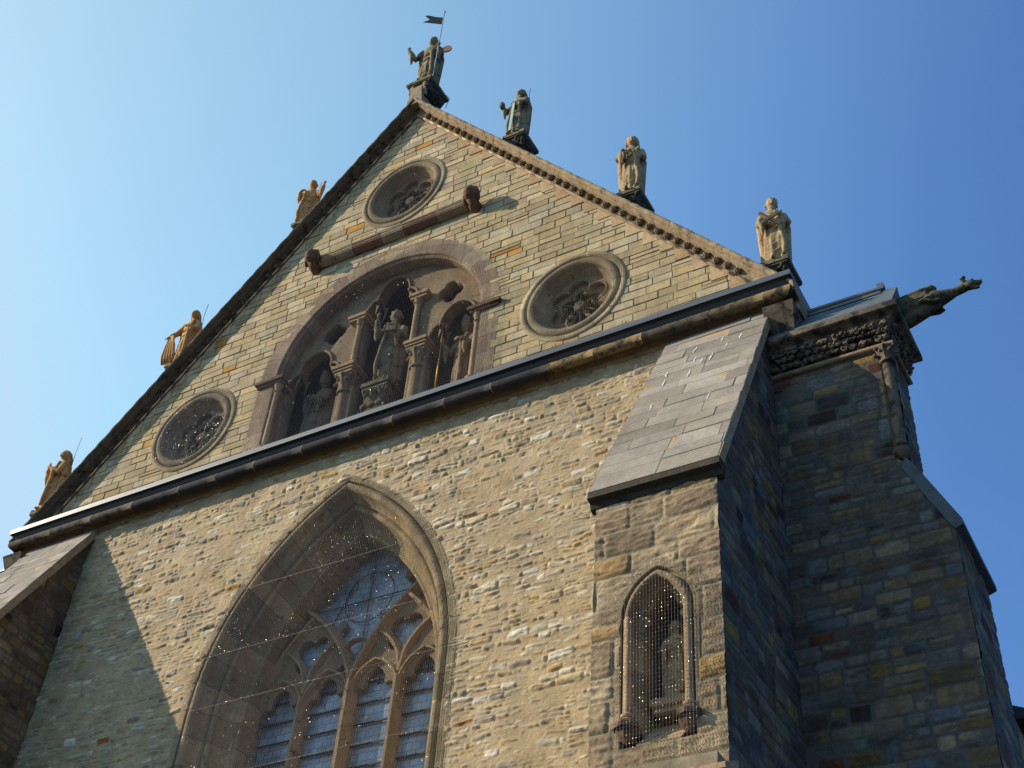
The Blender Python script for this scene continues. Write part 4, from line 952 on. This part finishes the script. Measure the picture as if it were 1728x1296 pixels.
    if crown:
        for k in range(9): a = 2*math.pi*k/9; mb.tube([hh((.1*math.cos(a), .1*math.sin(a)+.01, .09)), hh((.115*math.cos(a), .115*math.sin(a)+.01, .165))], [.022, .014], 6)
    for ar in arms:      # [shoulder, elbow, wrist], hand dir
        sh, el, wr, hd = [Vector(q) for q in ar]; sh.x *= .88; el.x *= .88
        mb.tube([sh, (sh+el)/2, el, (el+wr)/2, wr-(wr-el)*.12], [.072, .068, .06, .058, .052], 10)
        mb.tube([(el+wr)/2+Vector((0, 0, -.03)), (el+wr)/2+Vector((0, 0, -.14)), (el+wr)/2+Vector((0, .02, -.28))], [.055, .045, .015], 8)      # hanging sleeve
        fd = hd.normalized(); mb.tube([wr-(wr-el)*.15, wr, wr+fd*.045], [.03, .03, .034], 8); palm = wr+fd*.05; mb.ball(palm, (.032, .026, .038), 8, 6)
        sd_ = fd.cross(Vector((0, 1, 0))); sd_ = sd_.normalized() if sd_.length > .1 else Vector((1, 0, 0))
        for k in range(4):
            b0 = palm+sd_*(k-1.5)*.017; L = (.06, .072, .068, .052)[k]; cv = fd*.6+Vector((0, -.5, 0)); mb.tube([b0, b0+fd*L*.6, b0+fd*L*.8+cv*.018], [.0115, .011, .009], 6)
        mb.tube([palm-sd_*.025, palm-sd_*.045+fd*.02, palm-sd_*.04+fd*.045], [.012, .011, .009], 6)
    if extras: extras(mb)
    remesh_obj(mb, 'robed_body', mat, root, .0105)
    if base:
        b_ = MB(); b_.box(-base, base, -base*.9, base*.8, -.05, .03); b_.done('base_slab', mat, root)
    return root
def child(root, mb, name, mat, smooth=False): return mb.done(name, mat, root, smooth)
SH_L, SH_R = (-.19, -.02, 1.27), (.19, -.02, 1.27)
M['st_grey'] = stone('statue_grey_stone', hexlin(142, 128, 100), bump=.4, bscale=22, var=.4, big=3, dirt=hexlin(78, 70, 56), dirt_amt=.35, dist=.006, streak=.3)
M['st_tan'] = stone('statue_tan_stone', hexlin(176, 152, 114), bump=.4, bscale=22, var=.35, big=3, dirt=hexlin(120, 100, 72), dirt_amt=.3, dist=.006, streak=.3)
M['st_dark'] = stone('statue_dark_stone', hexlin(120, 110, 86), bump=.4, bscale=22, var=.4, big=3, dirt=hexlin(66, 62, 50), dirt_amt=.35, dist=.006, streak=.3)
M['red'] = stone('pink_sandstone', hexlin(182, 140, 112), bump=.3, bscale=20)
# summit figure with banner
f0 = figure('statue', 'dark robed stone figure with banner pole and raised fist on the gable peak', (-.02, .10, 10.30), 2.0, 14, M['st_grey'],
            [(SH_L, (-.34, -.06, 1.02), (-.46, -.12, 1.30), (-.1, 0, 1)), (SH_R, (.26, -.08, 1.02), (.19, -.19, 1.14), (0, -.2, 1))], hair='curly', beard=False, seed=3, headturn=-12)
mb = MB(); mb.tube([(.20, -.21, .02), (.20, -.21, 1.2), (.20, -.21, 2.32)], .011, 8); mb.ball((.20, -.21, 2.34), (.025, .025, .035), 8, 6); pole = child(f0, mb, 'banner_pole', M['pole'] if 'pole' in M else plain('grey_metal_pole', (.45, .45, .44), .45, .5))
mb = MB(); pp = [(.17, 2.12), (.17, 1.90), (-.02, 2.10), (-.19, 2.32), (-.12, 2.33), (-.10, 2.42), (-.06, 2.45)]; pp = [(.16, 2.14), (.16, 1.90), (-.26, 2.12), (-.12, 2.16), (-.24, 2.34), (-.18, 2.34), (.0, 2.22)]
mb.prism([(x+.03, -.21-.0, z) for x, z in pp], (0, .008, 0)); child(f0, mb, 'banner', M['iron'])
mb = MB(); mb.lathe([(.0, .14), (.10, .14), (.10, .17), (.0, .17)], .22, 1.56, 24, axis='y'); child(f0, mb, 'halo_disc', M['red'])
mb = MB(); mb.tube([(.2, .15, .05), (.36, .2, .0), (.42, .22, -.1), (.38, .2, -.42)], .006, 5); child(f0, mb, 'lightning_cable', M['iron'])
GR = None
# right-hand rake, from the top
f1 = figure('statue', 'grey caped figure holding a pale sword, first below the peak on the right slope', (2.60, .10, 6.88), 1.66, -8, M['st_grey'],
            [(SH_L, (-.29, -.12, 1.02), (-.27, -.24, 1.04), (0, -.2, 1)), (SH_R, (.24, -.14, 1.02), (.04, -.21, 1.06), (-1, -.2, 0))], hair='long', beard=True, seed=4, wide=1.08)
mb = MB(); mb.prism([(-.04, -.27, .06), (.03, -.27, .06), (.04, -.235, 1.10), (-.03, -.235, 1.10)], (0, .015, 0)); child(f1, mb, 'sword', M['bronze'])
mb = MB(); mb.tube([(-.27, -.25, 1.04), (-.29, -.27, 1.14)], [.05, .07], 10); mb.ball((-.29, -.27, 1.16), (.065, .055, .06), 10, 8); child(f1, mb, 'held_bundle', M['st_dark'], True)
f2 = figure('statue', 'tan long-haired robed figure with one hand on its chest, middle statue of the right slope', (5.17, .10, 3.67), 1.72, 20, M['st_tan'],
            [(SH_L, (-.27, -.10, .98), (-.13, -.20, 1.02), (1, 0, .6)), (SH_R, (.26, -.10, .98), (.0, -.19, 1.12), (-1, 0, .2))], hair='long', seed=5)
mb = MB(); mb.tube([(-.15, -.21, 1.08), (-.12, -.23, .9), (-.15, -.23, .76), (-.08, -.23, .74), (-.06, -.23, .95)], .02, 7); mb.ball((-.15, -.21, 1.10), (.045, .04, .05), 10, 8); child(f2, mb, 'hanging_scroll', M['st_grey'], True)
f3 = figure('statue', 'curly-haired stone figure clasping a small X-shaped cross, above the right end of the ledge', (7.70, .10, .60), 1.62, 22, M['st_tan'],
            [(SH_L, (-.28, -.08, 1.0), (-.15, -.20, .90), (1, 0, 0)), (SH_R, (.27, -.10, 1.0), (.06, -.19, 1.16), (-.7, 0, .7))], hair='curly', beard=True, seed=7, wide=1.12)
mb = MB()
for a in (48, -48):
    r_ = Matrix.Rotation(R_(a), 3, 'Y'); c_ = Vector((-.07, -.23, 1.00)); hw = .03
    P = [c_+r_ @ Vector(p) for p in [(-hw, -.02*(a > 0), -.22), (hw, -.02*(a > 0), -.22), (hw, -.02*(a > 0), .22), (-hw, -.02*(a > 0), .22)]]; mb.prism(P, (0, .04, 0))
child(f3, mb, 'x_cross', M['st_tan'])
# left-hand rake
f4 = figure('statue', 'sunlit yellow figure lifting one open hand, highest statue on the left slope', (-2.72, .10, 6.88), 1.55, 14, M['warm'],
            [(SH_L, (-.28, -.10, 1.0), (-.16, -.24, 1.12), (1, 0, .5)), (SH_R, (.30, -.08, 1.02), (.36, -.14, 1.38), (0, -.1, 1))], hair='curly', beard=True, seed=8)
f5 = figure('statue', 'sunlit ochre figure with mantle spread at the hip, middle statue of the left slope', (-5.20, .10, 3.67), 1.66, 4, M['warm'],
            [(SH_L, (-.32, -.10, 1.02), (-.36, -.20, .86), (-.5, -.3, -.6)), (SH_R, (.24, -.10, 1.02), (.02, -.19, 1.10), (-1, 0, .4))], hair='long', seed=9, wide=1.1)
mb = MB()
for k in range(5): mb.tube([(-.36+.02*k, -.2, .88), (-.40+.05*k, -.18, .6), (-.42+.07*k, -.17, .3), (-.38+.06*k, -.15, .1)], [.02, .035, .04, .03], 7)
child(f5, mb, 'mantle_folds', M['warm'], True)
f6 = figure('statue', 'sunlit ochre figure praying with joined hands, lowest statue at the left corner', (-7.76, .10, .60), 1.66, -22, M['warm'],
            [(SH_L, (-.24, -.14, .98), (-.05, -.25, 1.12), (.1, -.2, 1)), (SH_R, (.24, -.12, .96), (.02, -.25, 1.12), (-.1, -.2, 1))], hair='long', seed=11)
for f, h in ((f1, .16), (f2, .05), (f3, .10), (f4, .12), (f5, .30), (f6, .38)):
    mb = MB(); mb.tube([(.12, .13, 1.30), (.10, .12, 1.68), (.12, .12, 1.72+h)], .006, 5); child(f, mb, 'lightning_rod', M['iron'])
# arcade figures
f7 = figure('statue', 'grey robed figure blessing with a raised hand on the tall pedestal in the middle arch', (0.02, .48, 1.36), 1.98, 12, M['st_grey'],
            [(SH_L, (-.27, -.12, 1.05), (-.20, -.26, 1.36), (0, -.1, 1)), (SH_R, (.26, -.14, 1.0), (.08, -.26, 1.05), (-1, 0, 0))], hair='curly', beard=True, seed=12, crown=False)
mb = MB(); mb.box(-.02, .16, -.32, -.26, .98, 1.16); child(f7, mb, 'book', M['st_dark'])
f8 = figure('statue', 'pinkish-brown bishop figure with a gilded staff under the right arch of the arcade', (1.62, .62, .55), 1.95, -12, M['brown'],
            [(SH_L, (-.26, -.12, 1.02), (-.27, -.26, 1.16), (0, -.1, 1)), (SH_R, (.26, -.12, 1.02), (.10, -.26, 1.10), (-1, 0, .2))], hair='mitre', seed=13)
mb = MB(); mb.tube([(-.27, -.29, .02), (-.27, -.29, 1.40)], .014, 8); mb.tube([(-.27, -.29, 1.40), (-.30, -.29, 1.50), (-.26, -.29, 1.58), (-.20, -.29, 1.54), (-.22, -.29, 1.47)], .014, 8); child(f8, mb, 'gilded_staff', M['gold'], True)
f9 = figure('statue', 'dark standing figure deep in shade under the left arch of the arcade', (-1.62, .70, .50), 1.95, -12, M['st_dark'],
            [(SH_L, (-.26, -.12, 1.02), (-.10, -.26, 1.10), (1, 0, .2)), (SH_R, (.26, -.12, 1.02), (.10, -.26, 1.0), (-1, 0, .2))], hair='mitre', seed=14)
f10 = figure('statue', 'small weathered figure in folded robes inside the pointed buttress niche', (NCX+.05, BY+.40, -7.98), 1.02, 15, M['st_tan'],
             [(SH_L, (-.27, -.12, 1.02), (-.16, -.26, 1.06), (1, 0, .2)), (SH_R, (.26, -.12, 1.02), (.12, -.26, 1.18), (-1, 0, .2))], hair='long', seed=15, wide=1.15)
mb = MB(); mb.box(1.3, 1.95, .45, 1.2, .10, .53); mb.box(-1.95, -1.3, .5, 1.2, .10, .48); mb.done('statue_footing', M['dark'], arc)

# ================================================================== BIRD NETS
def net(name, label, inside, x0, x1, z0, z1, y, dx, dz, wr, nglint, gden, sy=0, seed=1, gs=(.004, .008), vbias=1.0, tall=1.3):
    """fine wire net in a vertical plane: individual wires, with metal knots that catch the sun"""
    rs = random.Random(seed); mb = MB()
    def wire(a, b, r):
        a, b = Vector(a), Vector(b); t = (b-a).normalized(); u = t.cross(Vector((0, 1, 0))); u = u.normalized(); w = Vector((0, 1, 0)); V = []
        for p in (a, b):
            for k in range(3): an = 2*math.pi*k/3+.5; V.append(p+(u*math.cos(an)+w*math.sin(an))*r)
        mb.add(V, [(0, 1, 4, 3), (1, 2, 5, 4), (2, 0, 3, 5)])
    def spans(fn, t0, t1, st=.02):
        out = []; t = t0; cur = None
        while t <= t1+1e-6:
            i = fn(t)
            if i and cur is None: cur = t
            if not i and cur is not None: out.append((cur, t-st)); cur = None
            t += st
        if cur is not None: out.append((cur, t1))
        return out
    x = x0
    while x <= x1:
        for a, b in spans(lambda t: inside(x, t), z0, z1):
            if b-a > .03: wire((x, y, a), (x, y, b), wr*vbias)
        x += dx
    z = z0
    while z <= z1:
        for a, b in spans(lambda t: inside(t, z), x0, x1):
            if b-a > .03: wire((a, y+.003, z), (b, y+.003, z), wr)
        z += dz
    root = mb.done(name, M['wire']); tag(root, label, 'bird net', 'wire nets over the wall openings')
    mb = MB(); k = 0; tries = 0
    while k < nglint and tries < nglint*40:
        tries += 1; px = rs.uniform(x0, x1); pz = rs.uniform(z0, z1)
        px = x0+round((px-x0)/dx)*dx; pz = z0+round((pz-z0)/dz)*dz
        if not inside(px, pz) or rs.random() > gden(px, pz): continue
        c = Vector((px, y-.004, pz)); g_ = rs.uniform(*gs); rot = Matrix.Rotation(rs.uniform(0, 6.28), 3, Vector((rs.uniform(-1, 1), rs.uniform(-1, 1), rs.uniform(-1, 1))).normalized())
        mb.add([c+Vector((1, 1, tall))*(rot @ (Vector(q)*g_)) for q in ((1, 1, 1), (1, -1, -1), (-1, 1, -1), (-1, -1, 1))], [(0, 1, 2), (0, 3, 1), (0, 2, 3), (1, 3, 2)]); k += 1
    mb.done('wire_knots', M['glint'], root); return root  # small metal facets added over the net to make its glints
def gn(px, pz, seed, sc=1.6, lo=.35): return float(vnoise(np.array([px*sc]), np.array([pz*sc]), seed)[0])
net('bird_net', 'fine wire net stretched over the great pointed window', lambda x, z: z < WZS and abs(x) < WA or (z >= WZS and (abs(x)+(WR-WA))**2+(z-WZS)**2 < WR*WR), -2.5, 2.5, -9.4, -1.0, -.045, .036, .036, .0016, 10000,
    lambda x, z: min(1, (.22 if z < -4.2 else 1.0)*(gn(x, z, 3)*1.1)**2+(.8 if abs((z+4.1+.0*x)) < .04 or abs(z+5.05) < .03 or abs(z+6.3) < .03 else 0)), seed=2, gs=(.0012, .0029), vbias=1.5)
net('bird_net', 'fine wire net hung across the arcade with three statues', lambda x, z: (abs(x) < 2.58 if z < AZ else math.hypot(x, z-AZ) < 2.55), -2.56, 2.56, .15, 4.6, -.13, .04, .04, .0013, 2600,
    lambda x, z: min(1, (1.0 if x < -1.5 else .18)*(gn(x, z, 7)*1.2)**2), seed=3, gs=(.0012, .0026), vbias=1.4)
names_r = ['round wire net over the left rose opening, sparkling with sunlit knots', 'round wire net over the right rose opening above the ledge', 'round wire net over the topmost rose opening']
for i, (cx, cz) in enumerate(ROUND):
    net('bird_net', names_r[i], lambda x, z: math.hypot(x-cx, z-cz) < .97, cx-.97, cx+.97, cz-.97, cz+.97, -.065, .034, .034, .0013, (1100, 90, 25)[i], lambda x, z: min(1, .15+(1.0 if z < cz-.1 else .35)*gn(x, z, 9, 3)), seed=4+i, gs=((.002, .0044), (.0015, .0032), (.0015, .0032))[i], vbias=1.4)
net('bird_net', 'coarse hanging wire net in front of the small buttress niche, glinting in rows', lambda x, z: abs(x-NCX) < .50 and (z < nzs or (abs(x-NCX)+.23)**2+(z-nzs)**2 < .72**2), NCX-.5, NCX+.5, -8.72, -6.1, BY-.165, .037, .05, .0013, 1100,
    lambda x, z: .75, seed=9, gs=(.001, .002), vbias=1.6, tall=2.8)
# light support wires over the nets
mb = MB()
for z in (-2.9, -4.1, -5.05, -6.3): mb.tube([(-2.45 if z < -4.5 else -2.1+abs(z+4)*.0-(z < -4)*.2+(z > -3)*.3, -.05, z-.02), (2.45 if z < -4.5 else 1.8, -.05, z+.02)], .0022, 5)
sw = mb.done('support_wire', M['wire'], CH)
